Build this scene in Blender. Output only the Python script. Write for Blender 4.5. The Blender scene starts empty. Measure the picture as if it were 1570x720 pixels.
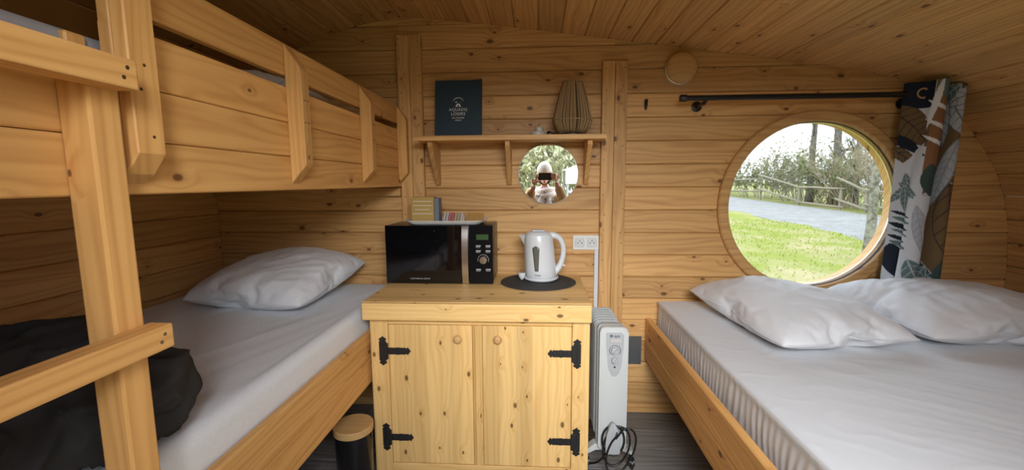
import bpy, bmesh, math, random
import numpy as np
from mathutils import Vector, Matrix, noise

SC = bpy.context.scene
COL = SC.collection
PI = math.pi

# ------------------------------------------------------------------ camera
cam_d = bpy.data.cameras.new('camera')
cam = bpy.data.objects.new('camera', cam_d)
COL.objects.link(cam)
cam_d.sensor_fit = 'HORIZONTAL'
cam_d.sensor_width = 36.0
cam_d.lens = 15.06
cam_d.clip_start = 0.01
cam_d.clip_end = 300
_r = Vector((0.99828542, 0.05821927, -0.00606081))
_u = Vector((-0.0010304, 0.12100631, 0.9926512))
_f = Vector((-0.05852482, 0.99094298, -0.12085882))
cam.matrix_world = Matrix(((_r.x, _u.x, -_f.x, 0.0), (_r.y, _u.y, -_f.y, 0.0),
                           (_r.z, _u.z, -_f.z, 1.22), (0, 0, 0, 1)))
SC.camera = cam

# ------------------------------------------------------------------ world, light, exposure
SC.view_settings.view_transform = 'Standard'
SC.view_settings.look = 'None'
SC.view_settings.gamma = 1.0
SC.view_settings.use_curve_mapping = False
SC.view_settings.exposure = 1.9
SC.cycles.use_denoising = True
SC.cycles.max_bounces = 12
SC.cycles.diffuse_bounces = 4
SC.cycles.transparent_max_bounces = 24

world = bpy.data.worlds.new('sky')
SC.world = world
world.use_nodes = True
wn, wl = world.node_tree.nodes, world.node_tree.links
wn.clear()
w_out = wn.new('ShaderNodeOutputWorld')
w_bg = wn.new('ShaderNodeBackground')
w_tc = wn.new('ShaderNodeTexCoord')
w_no = wn.new('ShaderNodeTexNoise')
w_no.inputs['Scale'].default_value = 3.0
w_no.inputs['Detail'].default_value = 6.0
w_map = wn.new('ShaderNodeMapping')
w_map.inputs['Scale'].default_value = (1, 1, 2.6)
w_ramp = wn.new('ShaderNodeValToRGB')
w_ramp.color_ramp.elements[0].position = 0.30
w_ramp.color_ramp.elements[0].color = (0.52, 0.74, 1.1, 1)
w_ramp.color_ramp.elements[1].position = 0.52
w_ramp.color_ramp.elements[1].color = (0.92, 0.97, 1.05, 1)
wl.new(w_tc.outputs['Generated'], w_map.inputs['Vector'])
wl.new(w_map.outputs['Vector'], w_no.inputs['Vector'])
wl.new(w_no.outputs['Fac'], w_ramp.inputs['Fac'])
wl.new(w_ramp.outputs['Color'], w_bg.inputs['Color'])
wl.new(w_bg.outputs['Background'], w_out.inputs['Surface'])
w_bg.inputs['Strength'].default_value = 1.5


def area(name, loc, rot, sx, sy, power, portal=False, color=(1, 1, 1)):
    l = bpy.data.lights.new(name, 'AREA')
    l.shape = 'RECTANGLE'
    l.size, l.size_y = sx, sy
    l.energy = power
    l.color = color
    if portal:
        l.cycles.is_portal = True
    o = bpy.data.objects.new(name, l)
    COL.objects.link(o)
    o.location = loc
    o.rotation_euler = rot
    return o


# daylight that comes in through the open double door behind the camera, boosted by an added area lamp
DOOR_X0, DOOR_X1, DOOR_Z = -0.28, 0.76, 1.82
area('door_daylight_portal', (0.24, -0.14, 0.90), (PI / 2, 0, 0), 1.03, 1.80, 1, True)
area('window_daylight_portal', (1.352, 2.32, 1.10), (-PI / 2, 0, 0), 0.82, 0.82, 1, True)
area('door_boost_light', (0.30, -1.9, 2.25), (math.radians(68), 0, 0), 1.9, 0.9, 52, False, (0.92, 0.96, 1.0))  # added lamp outside the doorway, lifts the light indoors


# ------------------------------------------------------------------ materials
def new_mat(name):
    m = bpy.data.materials.new(name)
    m.use_nodes = True
    m.node_tree.nodes.clear()
    n, l = m.node_tree.nodes, m.node_tree.links
    out = n.new('ShaderNodeOutputMaterial')
    return m, n, l, out


def plain(name, col, rough=0.5, metal=0.0, bump=0.0, bscale=200.0, coat=0.0, var=0.0, sheen=0.0, spec=0.5):
    m, n, l, out = new_mat(name)
    b = n.new('ShaderNodeBsdfPrincipled')
    b.inputs['Base Color'].default_value = (*col, 1)
    b.inputs['Roughness'].default_value = rough
    b.inputs['Metallic'].default_value = metal
    b.inputs['Coat Weight'].default_value = coat
    b.inputs['Sheen Weight'].default_value = sheen
    b.inputs['Specular IOR Level'].default_value = spec
    if bump or var:
        tc = n.new('ShaderNodeTexCoord')
        no = n.new('ShaderNodeTexNoise')
        no.inputs['Scale'].default_value = bscale
        no.inputs['Detail'].default_value = 4
        l.new(tc.outputs['Object'], no.inputs['Vector'])
        if bump:
            bp = n.new('ShaderNodeBump')
            bp.inputs['Strength'].default_value = bump
            bp.inputs['Distance'].default_value = 0.002
            l.new(no.outputs['Fac'], bp.inputs['Height'])
            l.new(bp.outputs['Normal'], b.inputs['Normal'])
        if var:
            mx = n.new('ShaderNodeMix')
            mx.data_type = 'RGBA'
            mx.inputs[6].default_value = (*[c * (1 - var) for c in col], 1)
            mx.inputs[7].default_value = (*[min(1, c * (1 + var)) for c in col], 1)
            l.new(no.outputs['Fac'], mx.inputs[0])
            l.new(mx.outputs[2], b.inputs['Base Color'])
    l.new(b.outputs['BSDF'], out.inputs['Surface'])
    return m


def wood(name, axis, light, dark, knot=(0.115, 0.045, 0.018), ring=1.0, knots=0.36, rough=0.5, tone=0.14, scale=1.0, sgn=1.0, staves=0.0):
    """softwood: growth rings along one axis, knots, a tone of its own for every board"""
    m, n, l, out = new_mat(name)

    def math_(op, a, b=None, c=None, clamp=False):
        q = n.new('ShaderNodeMath')
        q.operation = op
        q.use_clamp = clamp
        for i, v in enumerate((a, b, c)):
            if v is None:
                continue
            if isinstance(v, (int, float)):
                q.inputs[i].default_value = v
            else:
                l.new(v, q.inputs[i])
        return q.outputs[0]
    tc = n.new('ShaderNodeTexCoord')
    oi = n.new('ShaderNodeObjectInfo')
    off = n.new('ShaderNodeVectorMath')
    off.operation = 'SCALE'
    off.inputs[0].default_value = (37.1, 23.7, 51.3)
    l.new(oi.outputs['Random'], off.inputs['Scale'])
    add = n.new('ShaderNodeVectorMath')
    add.operation = 'ADD'
    l.new(tc.outputs['Object'], add.inputs[0])
    l.new(off.outputs['Vector'], add.inputs[1])
    sep = n.new('ShaderNodeSeparateXYZ')
    l.new(add.outputs['Vector'], sep.inputs[0])
    ax = {'X': 0, 'Y': 1, 'Z': 2}[axis]
    oth = [i for i in range(3) if i != ax]
    u = sep.outputs[ax]
    v, w = sep.outputs[oth[1]], sep.outputs[oth[0]]

    def comb(a, b, c):
        q = n.new('ShaderNodeCombineXYZ')
        for i, s in enumerate((a, b, c)):
            if isinstance(s, (int, float)):
                q.inputs[i].default_value = s
            else:
                l.new(s, q.inputs[i])
        return q.outputs[0]
    c = math_('MULTIPLY_ADD', w, sgn, v)
    # knots
    vor = n.new('ShaderNodeTexVoronoi')
    vor.voronoi_dimensions = '2D'
    vor.inputs['Scale'].default_value = 1.0
    vor.inputs['Randomness'].default_value = 0.9
    l.new(comb(math_('MULTIPLY', u, 5.2 * scale), math_('MULTIPLY', c, 9.0 * scale), 0.0), vor.inputs['Vector'])
    sc_ = n.new('ShaderNodeSeparateColor')
    l.new(vor.outputs['Color'], sc_.inputs[0])
    sel = math_('LESS_THAN', sc_.outputs[0], knots)
    size = math_('MULTIPLY_ADD', sc_.outputs[1], 0.08, 0.035)
    mr = n.new('ShaderNodeMapRange')
    mr.interpolation_type = 'SMOOTHSTEP'
    l.new(vor.outputs['Distance'], mr.inputs['Value'])
    l.new(size, mr.inputs['From Max'])
    l.new(math_('MULTIPLY', size, 0.55), mr.inputs['From Min'])
    mr.inputs['To Min'].default_value = 1.0
    mr.inputs['To Max'].default_value = 0.0
    kn = math_('MULTIPLY', mr.outputs[0], sel)
    mr2 = n.new('ShaderNodeMapRange')
    mr2.interpolation_type = 'SMOOTHSTEP'
    l.new(vor.outputs['Distance'], mr2.inputs['Value'])
    mr2.inputs['From Min'].default_value = 0.02
    mr2.inputs['From Max'].default_value = 0.33
    mr2.inputs['To Min'].default_value = 1.0
    mr2.inputs['To Max'].default_value = 0.0
    halo = math_('MULTIPLY', mr2.outputs[0], sel)
    # long wavy distortion of the rings
    n1 = n.new('ShaderNodeTexNoise')
    n1.inputs['Scale'].default_value = 1.0
    n1.inputs['Detail'].default_value = 2.0
    l.new(comb(math_('MULTIPLY', u, 1.3), math_('MULTIPLY', c, 9.0), 0.0), n1.inputs['Vector'])
    ph = math_('MULTIPLY', c, 230.0)
    ph = math_('MULTIPLY_ADD', n1.outputs['Fac'], 34.0, ph)
    ph = math_('MULTIPLY_ADD', halo, 6.0, ph)
    s = math_('MULTIPLY_ADD', math_('SINE', ph), 0.5, 0.5)
    s = math_('POWER', s, 2.2)
    # fine fibre
    n2 = n.new('ShaderNodeTexNoise')
    n2.inputs['Scale'].default_value = 1.0
    n2.inputs['Detail'].default_value = 3.0
    l.new(comb(math_('MULTIPLY', u, 6.0), math_('MULTIPLY', v, 260.0), math_('MULTIPLY', w, 260.0)), n2.inputs['Vector'])
    # broad streaks
    n3 = n.new('ShaderNodeTexNoise')
    n3.inputs['Scale'].default_value = 1.0
    n3.inputs['Detail'].default_value = 2.0
    l.new(comb(math_('MULTIPLY', u, 1.0), math_('MULTIPLY', c, 34.0), 0.0), n3.inputs['Vector'])
    fac = math_('MULTIPLY', s, 0.36 * ring)
    fac = math_('MULTIPLY_ADD', n2.outputs['Fac'], 0.20, fac)
    fac = math_('MULTIPLY_ADD', n3.outputs['Fac'], 1.15, math_('SUBTRACT', fac, 0.55))
    fac = math_('MULTIPLY_ADD', halo, 0.22, fac, True)
    mx = n.new('ShaderNodeMix')
    mx.data_type = 'RGBA'
    mx.inputs[6].default_value = (*light, 1)
    mx.inputs[7].default_value = (*dark, 1)
    l.new(fac, mx.inputs[0])
    mk_ = n.new('ShaderNodeMix')
    mk_.data_type = 'RGBA'
    l.new(mx.outputs[2], mk_.inputs[6])
    mk_.inputs[7].default_value = (*knot, 1)
    l.new(math_('MULTIPLY', kn, 0.85), mk_.inputs[0])
    hsv = n.new('ShaderNodeHueSaturation')
    l.new(mk_.outputs[2], hsv.inputs['Color'])
    l.new(math_('MULTIPLY_ADD', oi.outputs['Random'], tone * 2, 1 - tone), hsv.inputs['Value'])
    if staves:
        wn_ = n.new('ShaderNodeTexWhiteNoise')
        wn_.noise_dimensions = '1D'
        l.new(math_('FLOOR', math_('MULTIPLY', c, staves)), wn_.inputs['W'])
        hs2 = n.new('ShaderNodeHueSaturation')
        l.new(hsv.outputs['Color'], hs2.inputs['Color'])
        l.new(math_('MULTIPLY_ADD', wn_.outputs['Value'], 0.26, 0.86), hs2.inputs['Value'])
        hsv = hs2
    b = n.new('ShaderNodeBsdfPrincipled')
    b.inputs['Roughness'].default_value = rough
    b.inputs['Specular IOR Level'].default_value = 0.35
    l.new(hsv.outputs['Color'], b.inputs['Base Color'])
    bp = n.new('ShaderNodeBump')
    bp.inputs['Strength'].default_value = 0.15
    bp.inputs['Distance'].default_value = 0.001
    l.new(fac, bp.inputs['Height'])
    l.new(bp.outputs['Normal'], b.inputs['Normal'])
    l.new(b.outputs['BSDF'], out.inputs['Surface'])
    return m


PL, PD = (0.70, 0.410, 0.160), (0.42, 0.188, 0.058)      # wall boards
BL, BD = (0.73, 0.405, 0.138), (0.50, 0.222, 0.058)      # bunk boards, a little more orange
CL, CD = (0.82, 0.535, 0.215), (0.62, 0.340, 0.100)      # cupboard, pale yellow
M = {}
for a in 'XYZ':
    M['wall' + a] = wood('pine_boards_' + a, a, PL, PD)
    M['bunk' + a] = wood('bunk_pine_' + a, a, BL, BD)
    M['cab' + a] = wood('cupboard_pine_' + a, a, CL, CD, ring=0.9, tone=0.05, staves=15.0, knots=0.62, scale=1.25)
M['ceilY'] = wood('ceiling_pine', 'Y', PL, PD, sgn=-1.0)
M['floor'] = wood('grey_vinyl_plank', 'X', (0.25, 0.235, 0.22), (0.085, 0.078, 0.072), knot=(0.07, 0.065, 0.06), knots=0.08, rough=0.42, tone=0.22)
M['bamboo'] = wood('bamboo', 'X', (0.58, 0.36, 0.15), (0.46, 0.26, 0.09), ring=0.5, knots=0.0, tone=0.02)
M['backing'] = plain('board_backing', (0.10, 0.05, 0.02), 0.9)
M['sheet'] = plain('white_cotton_sheet', (0.67, 0.68, 0.70), 0.75, bump=0.12, bscale=420, sheen=0.2)
M['pillow'] = plain('white_pillow_cover', (0.70, 0.70, 0.72), 0.6, bump=0.12, bscale=160, sheen=0.2)
M['felt'] = plain('white_nonwoven_cover', (0.76, 0.775, 0.80), 0.95, bump=0.5, bscale=110, var=0.06)
M['greymat'] = plain('grey_mattress_cover', (0.34, 0.34, 0.36), 0.95, bump=0.4, bscale=150)
M['duvet'] = plain('charcoal_duvet', (0.032, 0.030, 0.030), 0.85, bump=0.15, bscale=120, spec=0.25)
M['black'] = plain('black_plastic', (0.010, 0.010, 0.011), 0.35)
M['blackmatt'] = plain('black_painted_iron', (0.012, 0.011, 0.011), 0.55, bump=0.3, bscale=300)
M['blackgloss'] = plain('black_glass', (0.004, 0.004, 0.005), 0.06, coat=0.3)
M['panelblack'] = plain('black_satin_panel', (0.006, 0.006, 0.007), 0.25, spec=0.15)
M['blackcase'] = plain('black_case', (0.012, 0.012, 0.013), 0.30)
M['white'] = plain('white_plastic', (0.66, 0.675, 0.69), 0.28)
M['offwhite'] = plain('off_white_plastic', (0.76, 0.75, 0.71), 0.35)
M['radwhite'] = plain('white_enamel', (0.55, 0.57, 0.555), 0.3)
M['radgrey'] = plain('grey_control_panel', (0.42, 0.43, 0.44), 0.4)
M['fin'] = plain('grey_white_fins', (0.40, 0.42, 0.42), 0.35)
M['chrome'] = plain('brushed_metal', (0.62, 0.60, 0.58), 0.24, 1.0)
M['steel'] = plain('screw_steel', (0.30, 0.27, 0.22), 0.4, 1.0)
M['screwdark'] = plain('dark_nail_head', (0.07, 0.035, 0.015), 0.6)
M['print'] = plain('white_print', (0.80, 0.80, 0.80), 0.6)
M['greyprint'] = plain('grey_print', (0.40, 0.40, 0.41), 0.6)
M['darkprint'] = plain('dark_print', (0.03, 0.03, 0.035), 0.6)
M['navy'] = plain('dark_blue_card', (0.012, 0.038, 0.062), 0.55, bump=0.1, bscale=90)
M['paper'] = plain('paper', (0.75, 0.73, 0.68), 0.8)
M['gold'] = plain('gold_card', (0.42, 0.27, 0.075), 0.5)
M['goldfoil'] = plain('gold_foil', (0.60, 0.40, 0.14), 0.35, 0.3)
M['bluegrey'] = plain('blue_grey_card', (0.14, 0.16, 0.20), 0.6)
M['pink'] = plain('pink_paper', (0.50, 0.16, 0.17), 0.6)
M['brownp'] = plain('brown_paper', (0.11, 0.04, 0.02), 0.6)
M['greyp'] = plain('pale_grey_paper', (0.50, 0.48, 0.46), 0.6)
M['tanp'] = plain('tan_paper', (0.46, 0.37, 0.25), 0.6)
M['rope'] = plain('jute_cord', (0.38, 0.245, 0.115), 0.9, bump=0.6, bscale=260, var=0.15)
M['slate'] = plain('woven_charcoal_mat', (0.040, 0.038, 0.038), 0.75, bump=0.5, bscale=260)
M['wax'] = plain('tealight_cup', (0.55, 0.53, 0.50), 0.3)
M['window_strip'] = plain('smoked_water_gauge', (0.13, 0.125, 0.10), 0.2)
M['lcd'] = plain('green_lcd', (0.035, 0.085, 0.025), 0.3)
M['mirror'] = plain('mirror_silver', (0.92, 0.93, 0.92), 0.0, 1.0)
M['mirror_edge'] = plain('mirror_edge', (0.70, 0.74, 0.72), 0.2)
M['plate'] = plain('dark_brushed_plate', (0.22, 0.23, 0.24), 0.38, 0.8, bump=0.5, bscale=60)
M['rubber'] = plain('black_rubber_seal', (0.012, 0.011, 0.014), 0.5)
M['lampwhite'] = plain('rim_highlight_white', (0.80, 0.77, 0.70), 0.4)
M['domewood'] = wood('lamp_cap_wood', 'X', (0.66, 0.40, 0.17), (0.50, 0.27, 0.10), knots=0.0, tone=0.0)
M['skin'] = plain('skin', (0.58, 0.33, 0.24), 0.55)
M['coat'] = plain('beige_coat', (0.47, 0.30, 0.14), 0.9, bump=0.3, bscale=120)
M['trousers'] = plain('dark_trousers', (0.03, 0.035, 0.05), 0.9)
M['shoe'] = plain('dark_leather', (0.03, 0.02, 0.015), 0.5)
M['hat'] = plain('white_knit', (0.80, 0.78, 0.74), 0.9, bump=0.5, bscale=150)
M['hair'] = plain('grey_blond_hair', (0.42, 0.36, 0.27), 0.7)
M['lip'] = plain('lips', (0.42, 0.14, 0.12), 0.5)
M['eye'] = plain('eye_white', (0.75, 0.74, 0.72), 0.2)
M['iris'] = plain('iris', (0.05, 0.07, 0.09), 0.2)
M['canvas'] = plain('white_canvas', (0.86, 0.86, 0.86), 0.8)
M['pole'] = plain('grey_pole', (0.35, 0.35, 0.36), 0.4, 0.6)
M['rail'] = plain('weathered_rail', (0.235, 0.200, 0.140), 0.9, bump=0.6, bscale=40, var=0.25)
M['twig_tan'] = plain('tan_twigs', (0.29, 0.235, 0.15), 0.9, var=0.3, bscale=3)
M['twig_grey'] = plain('grey_twigs', (0.20, 0.178, 0.145), 0.9, var=0.3, bscale=3)
M['leaf_olive'] = plain('olive_leaves', (0.20, 0.20, 0.085), 0.8, var=0.35, bscale=4)
M['leaf_green'] = plain('green_leaves', (0.120, 0.145, 0.045), 0.8, var=0.35, bscale=4)
M['straw'] = plain('straw_twigs', (0.46, 0.40, 0.27), 0.9)
M['leaf_pale'] = plain('pale_spring_leaves', (0.50, 0.50, 0.31), 0.8, var=0.3, bscale=4)
M['blade'] = plain('grass_blades', (0.24, 0.275, 0.035), 0.8, var=0.3, bscale=1.2)
M['plaster'] = plain('kerb_stone', (0.3, 0.29, 0.27), 0.9)


def two_tone(name, c1, c2, scale, rough=0.9, c3=None, bump=0.5, lo=0.40, hi=0.60):
    m, n, l, out = new_mat(name)
    tc = n.new('ShaderNodeTexCoord')
    no = n.new('ShaderNodeTexNoise')
    no.inputs['Scale'].default_value = scale
    no.inputs['Detail'].default_value = 7
    no.inputs['Roughness'].default_value = 0.65
    l.new(tc.outputs['Object'], no.inputs['Vector'])
    rp = n.new('ShaderNodeValToRGB')
    rp.color_ramp.elements[0].position = lo
    rp.color_ramp.elements[0].color = (*c1, 1)
    rp.color_ramp.elements[1].position = hi
    rp.color_ramp.elements[1].color = (*c2, 1)
    l.new(no.outputs['Fac'], rp.inputs['Fac'])
    b = n.new('ShaderNodeBsdfPrincipled')
    b.inputs['Roughness'].default_value = rough
    b.inputs['Specular IOR Level'].default_value = 0.2
    l.new(rp.outputs['Color'], b.inputs['Base Color'])
    bp = n.new('ShaderNodeBump')
    bp.inputs['Strength'].default_value = bump
    bp.inputs['Distance'].default_value = 0.01
    l.new(no.outputs['Fac'], bp.inputs['Height'])
    l.new(bp.outputs['Normal'], b.inputs['Normal'])
    l.new(b.outputs['BSDF'], out.inputs['Surface'])
    return m


M['lawn'] = two_tone('mossy_lawn', (0.175, 0.195, 0.024), (0.30, 0.25, 0.125), 0.9, lo=0.45, hi=0.66, bump=0.1)
M['asphalt'] = two_tone('grey_asphalt', (0.185, 0.178, 0.165), (0.235, 0.226, 0.21), 2.2, bump=0.1)
M['bark'] = two_tone('pale_lichen_bark', (0.085, 0.075, 0.055), (0.25, 0.235, 0.18), 9.0, lo=0.38, hi=0.58)
M['greybark'] = two_tone('grey_bark', (0.085, 0.075, 0.062), (0.15, 0.135, 0.11), 6.0)
M['scarf'] = two_tone('white_grey_scarf', (0.16, 0.17, 0.21), (0.80, 0.80, 0.82), 16.0, lo=0.40, hi=0.47, bump=0.2)


def glass_mat():
    m, n, l, out = new_mat('dimming_window_glass')
    tr = n.new('ShaderNodeBsdfTransparent')
    tr.inputs['Color'].default_value = (0.85, 0.87, 0.86, 1)  # tint added to hold down the brightness of the outdoors
    gl = n.new('ShaderNodeBsdfGlossy')
    gl.inputs['Roughness'].default_value = 0.0
    fr = n.new('ShaderNodeFresnel')
    fr.inputs['IOR'].default_value = 1.45
    mx = n.new('ShaderNodeMixShader')
    l.new(fr.outputs[0], mx.inputs[0])
    l.new(tr.outputs[0], mx.inputs[1])
    l.new(gl.outputs[0], mx.inputs[2])
    l.new(mx.outputs[0], out.inputs['Surface'])
    return m


M['glass'] = glass_mat()


def attr_mat(name, attr, rough=0.85):
    m, n, l, out = new_mat(name)
    a = n.new('ShaderNodeAttribute')
    a.attribute_name = attr
    b = n.new('ShaderNodeBsdfPrincipled')
    b.inputs['Roughness'].default_value = rough
    b.inputs['Specular IOR Level'].default_value = 0.2
    l.new(a.outputs['Color'], b.inputs['Base Color'])
    l.new(b.outputs['BSDF'], out.inputs['Surface'])
    return m


M['curtain'] = attr_mat('leaf_print_cotton', 'leaf_print')


# ------------------------------------------------------------------ helpers
def top_of(o):
    while o.parent:
        o = o.parent
    return o


def tag(o, label=None, cat=None, group=None, kind=None):
    if label:
        o['label'] = label
    if cat:
        o['category'] = cat
    if group:
        o['group'] = group
    if kind:
        o['kind'] = kind
    return o


def empty(name, loc, label=None, cat=None, group=None, rot=(0, 0, 0), kind=None):
    o = bpy.data.objects.new(name, None)
    o.empty_display_size = 0.05
    COL.objects.link(o)
    o.location = loc
    o.rotation_euler = rot
    return tag(o, label, cat, group, kind)


def mk(name, bm, mat, parent=None, smooth=False, local=False, kind=None):
    """one mesh object out of a bmesh in world coordinates (local=True: in the thing's own coordinates)"""
    loc = Vector((0, 0, 0))
    if parent is None:
        co = [v.co for v in bm.verts]
        lo = Vector([min(c[i] for c in co) for i in range(3)])
        hi = Vector([max(c[i] for c in co) for i in range(3)])
        loc = Vector(((lo.x + hi.x) / 2, (lo.y + hi.y) / 2, lo.z))
        off = loc
    else:
        off = Vector((0, 0, 0)) if local else top_of(parent).location
    if off.length:
        bmesh.ops.translate(bm, verts=bm.verts, vec=-off)
    bmesh.ops.recalc_face_normals(bm, faces=bm.faces)
    me = bpy.data.meshes.new(name)
    bm.to_mesh(me)
    bm.free()
    if mat is not None:
        me.materials.append(mat)
    if smooth:
        me.polygons.foreach_set('use_smooth', [True] * len(me.polygons))
        if smooth == 'auto':
            me.set_sharp_from_angle(angle=math.radians(38))
    o = bpy.data.objects.new(name, me)
    COL.objects.link(o)
    o.location = loc
    if parent is not None:
        o.parent = parent
    if kind:
        o['kind'] = kind
    return o


def B():
    return bmesh.new()


def box(bm, x0, x1, y0, y1, z0, z1, bev=0.0, seg=1):
    vs = [bm.verts.new((x, y, z)) for z in (z0, z1) for y in (y0, y1) for x in (x0, x1)]
    fs = [bm.faces.new([vs[i] for i in q]) for q in
          ((0, 2, 3, 1), (4, 5, 7, 6), (0, 1, 5, 4), (2, 6, 7, 3), (0, 4, 6, 2), (1, 3, 7, 5))]
    if bev:
        es = list({e for f in fs for e in f.edges})
        bmesh.ops.bevel(bm, geom=es, offset=bev, segments=seg, affect='EDGES', profile=0.5)
    return bm


def prism(bm, pts, plane, a0, a1, bev=0.0, seg=1):
    """extrude a 2-D outline: plane 'xz' along y, 'yz' along x, 'xy' along z"""
    def P(p, a):
        if plane == 'xz':
            return (p[0], a, p[1])
        if plane == 'yz':
            return (a, p[0], p[1])
        return (p[0], p[1], a)
    v0 = [bm.verts.new(P(p, a0)) for p in pts]
    v1 = [bm.verts.new(P(p, a1)) for p in pts]
    fs = [bm.faces.new(v0), bm.faces.new(v1[::-1])]
    k = len(pts)
    for i in range(k):
        fs.append(bm.faces.new((v0[i], v1[i], v1[(i + 1) % k], v0[(i + 1) % k])))
    if bev:
        es = [e for e in set(e for f in fs[:2] for e in f.edges)]
        bmesh.ops.bevel(bm, geom=es, offset=bev, segments=seg, affect='EDGES', profile=0.5)
    return v0, v1


def lathe(bm, prof, c, axis='Z', n=32, sx=1.0, sy=1.0, shear=None):
    """spin (radius, height) pairs round an axis through c"""
    rings = []
    for r, h in prof:
        ring = []
        for i in range(n):
            t = 2 * PI * i / n
            a, b = r * math.cos(t) * sx, r * math.sin(t) * sy
            sh = shear(h) if shear else 0
            if axis == 'Z':
                p = (c[0] + a + sh, c[1] + b, c[2] + h)
            elif axis == 'Y':
                p = (c[0] + a, c[1] + h, c[2] + b)
            else:
                p = (c[0] + h, c[1] + a, c[2] + b)
            ring.append(bm.verts.new(p))
        rings.append(ring)
    for q in range(len(rings) - 1):
        for i in range(n):
            j = (i + 1) % n
            bm.faces.new((rings[q][i], rings[q][j], rings[q + 1][j], rings[q + 1][i]))
    bm.faces.new(rings[0][::-1])
    bm.faces.new(rings[-1])
    return bm


def ring_lathe(bm, prof, c, axis='Y', n=64):
    """closed profile (a tube section) spun round: profile points (radius, height), closed"""
    rings = []
    for r, h in prof:
        ring = []
        for i in range(n):
            t = 2 * PI * i / n
            a, b = r * math.cos(t), r * math.sin(t)
            p = (c[0] + a, c[1] + h, c[2] + b) if axis == 'Y' else (c[0] + a, c[1] + b, c[2] + h)
            ring.append(bm.verts.new(p))
        rings.append(ring)
    k = len(rings)
    for q in range(k):
        for i in range(n):
            j = (i + 1) % n
            bm.faces.new((rings[q][i], rings[q][j], rings[(q + 1) % k][j], rings[(q + 1) % k][i]))
    return bm


def smooth_path(pts, k=6, closed=False):
    P = [Vector(p) for p in pts]
    out = []
    nP = len(P)
    rng = range(nP if closed else nP - 1)
    for i in rng:
        p0 = P[(i - 1) % nP] if (closed or i > 0) else P[0]
        p1, p2 = P[i], P[(i + 1) % nP]
        p3 = P[(i + 2) % nP] if (closed or i + 2 < nP) else P[-1]
        for s in range(k):
            t = s / k
            out.append(0.5 * ((2 * p1) + (-p0 + p2) * t + (2 * p0 - 5 * p1 + 4 * p2 - p3) * t * t + (-p0 + 3 * p1 - 3 * p2 + p3) * t ** 3))
    if not closed:
        out.append(P[-1])
    return out


def tube(bm, pts, r, n=8, closed=False, flat=None):
    pts = [Vector(p) for p in pts]
    k = len(pts)
    rr = r if isinstance(r, (list, tuple)) else [r] * k
    up = None
    rings = []
    for i in range(k):
        a = pts[i - 1] if (i > 0 or closed) else pts[i]
        b = pts[(i + 1) % k] if (i < k - 1 or closed) else pts[i]
        d = (b - a).normalized()
        if up is None:
            up = d.orthogonal().normalized()
        up = (up - d * up.dot(d))
        up = up.normalized() if up.length > 1e-6 else d.orthogonal().normalized()
        s = d.cross(up)
        rings.append([bm.verts.new(pts[i] + (up * math.cos(2 * PI * j / n) + s * math.sin(2 * PI * j / n)) * rr[i]) for j in range(n)])
    for q in range(k if closed else k - 1):
        A, Bq = rings[q], rings[(q + 1) % k]
        for j in range(n):
            m2 = (j + 1) % n
            bm.faces.new((A[j], A[m2], Bq[m2], Bq[j]))
    if not closed:
        bm.faces.new(rings[0][::-1])
        bm.faces.new(rings[-1])
    return bm


def ball(bm, c, r, sx=1, sy=1, sz=1, u=16, v=10):
    m = Matrix.Translation(c) @ Matrix.Diagonal((r * sx, r * sy, r * sz, 1))
    bmesh.ops.create_uvsphere(bm, u_segments=u, v_segments=v, radius=1.0, matrix=m)
    return bm


def rrect(x0, x1, z0, z1, r, k=5):
    out = []
    for cx, cz, a in ((x1 - r, z0 + r, -PI / 2), (x1 - r, z1 - r, 0), (x0 + r, z1 - r, PI / 2), (x0 + r, z0 + r, PI)):
        for i in range(k + 1):
            t = a + PI / 2 * i / k
            out.append((cx + r * math.cos(t), cz + r * math.sin(t)))
    return out


def circle2(cx, cz, r, n=24):
    return [(cx + r * math.cos(2 * PI * i / n), cz + r * math.sin(2 * PI * i / n)) for i in range(n)]


def text(name, body, size, loc, mat, parent, rot=(PI / 2, 0, 0), depth=0.0006, local=False, align='CENTER', space=1.0):
    cu = bpy.data.curves.new(name, 'FONT')
    cu.body = body
    cu.size = size
    cu.align_x = align
    cu.align_y = 'CENTER'
    cu.extrude = depth
    cu.resolution_u = 3
    cu.space_character = space
    t = bpy.data.objects.new(name, cu)
    COL.objects.link(t)
    dg = bpy.context.evaluated_depsgraph_get()
    me = bpy.data.meshes.new_from_object(t.evaluated_get(dg))
    bpy.data.objects.remove(t)
    bpy.data.curves.remove(cu)
    bm = B()
    bm.from_mesh(me)
    bpy.data.meshes.remove(me)
    from mathutils import Euler
    bmesh.ops.transform(bm, matrix=Matrix.Translation(loc) @ Euler(rot).to_matrix().to_4x4(), verts=bm.verts)
    return mk(name, bm, mat, parent, local=local)


def clip(poly, hp):
    """Sutherland-Hodgman against half planes (a, b, c): keep a x + b z <= c"""
    for a, b, c in hp:
        out = []
        for i in range(len(poly)):
            p, q = poly[i], poly[(i + 1) % len(poly)]
            dp, dq = a * p[0] + b * p[1] - c, a * q[0] + b * q[1] - c
            if dp <= 0:
                out.append(p)
            if (dp < 0 < dq) or (dq < 0 < dp):
                t = dp / (dp - dq)
                out.append((p[0] + (q[0] - p[0]) * t, p[1] + (q[1] - p[1]) * t))
        poly = out
        if len(poly) < 3:
            return []
    res = []
    for p in poly:
        if not res or (abs(p[0] - res[-1][0]) + abs(p[1] - res[-1][1])) > 1e-5:
            res.append(p)
    return res if len(res) > 2 else []


def area2(poly):
    return 0.5 * abs(sum(poly[i][0] * poly[(i + 1) % len(poly)][1] - poly[(i + 1) % len(poly)][0] * poly[i][1] for i in range(len(poly))))


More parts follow.
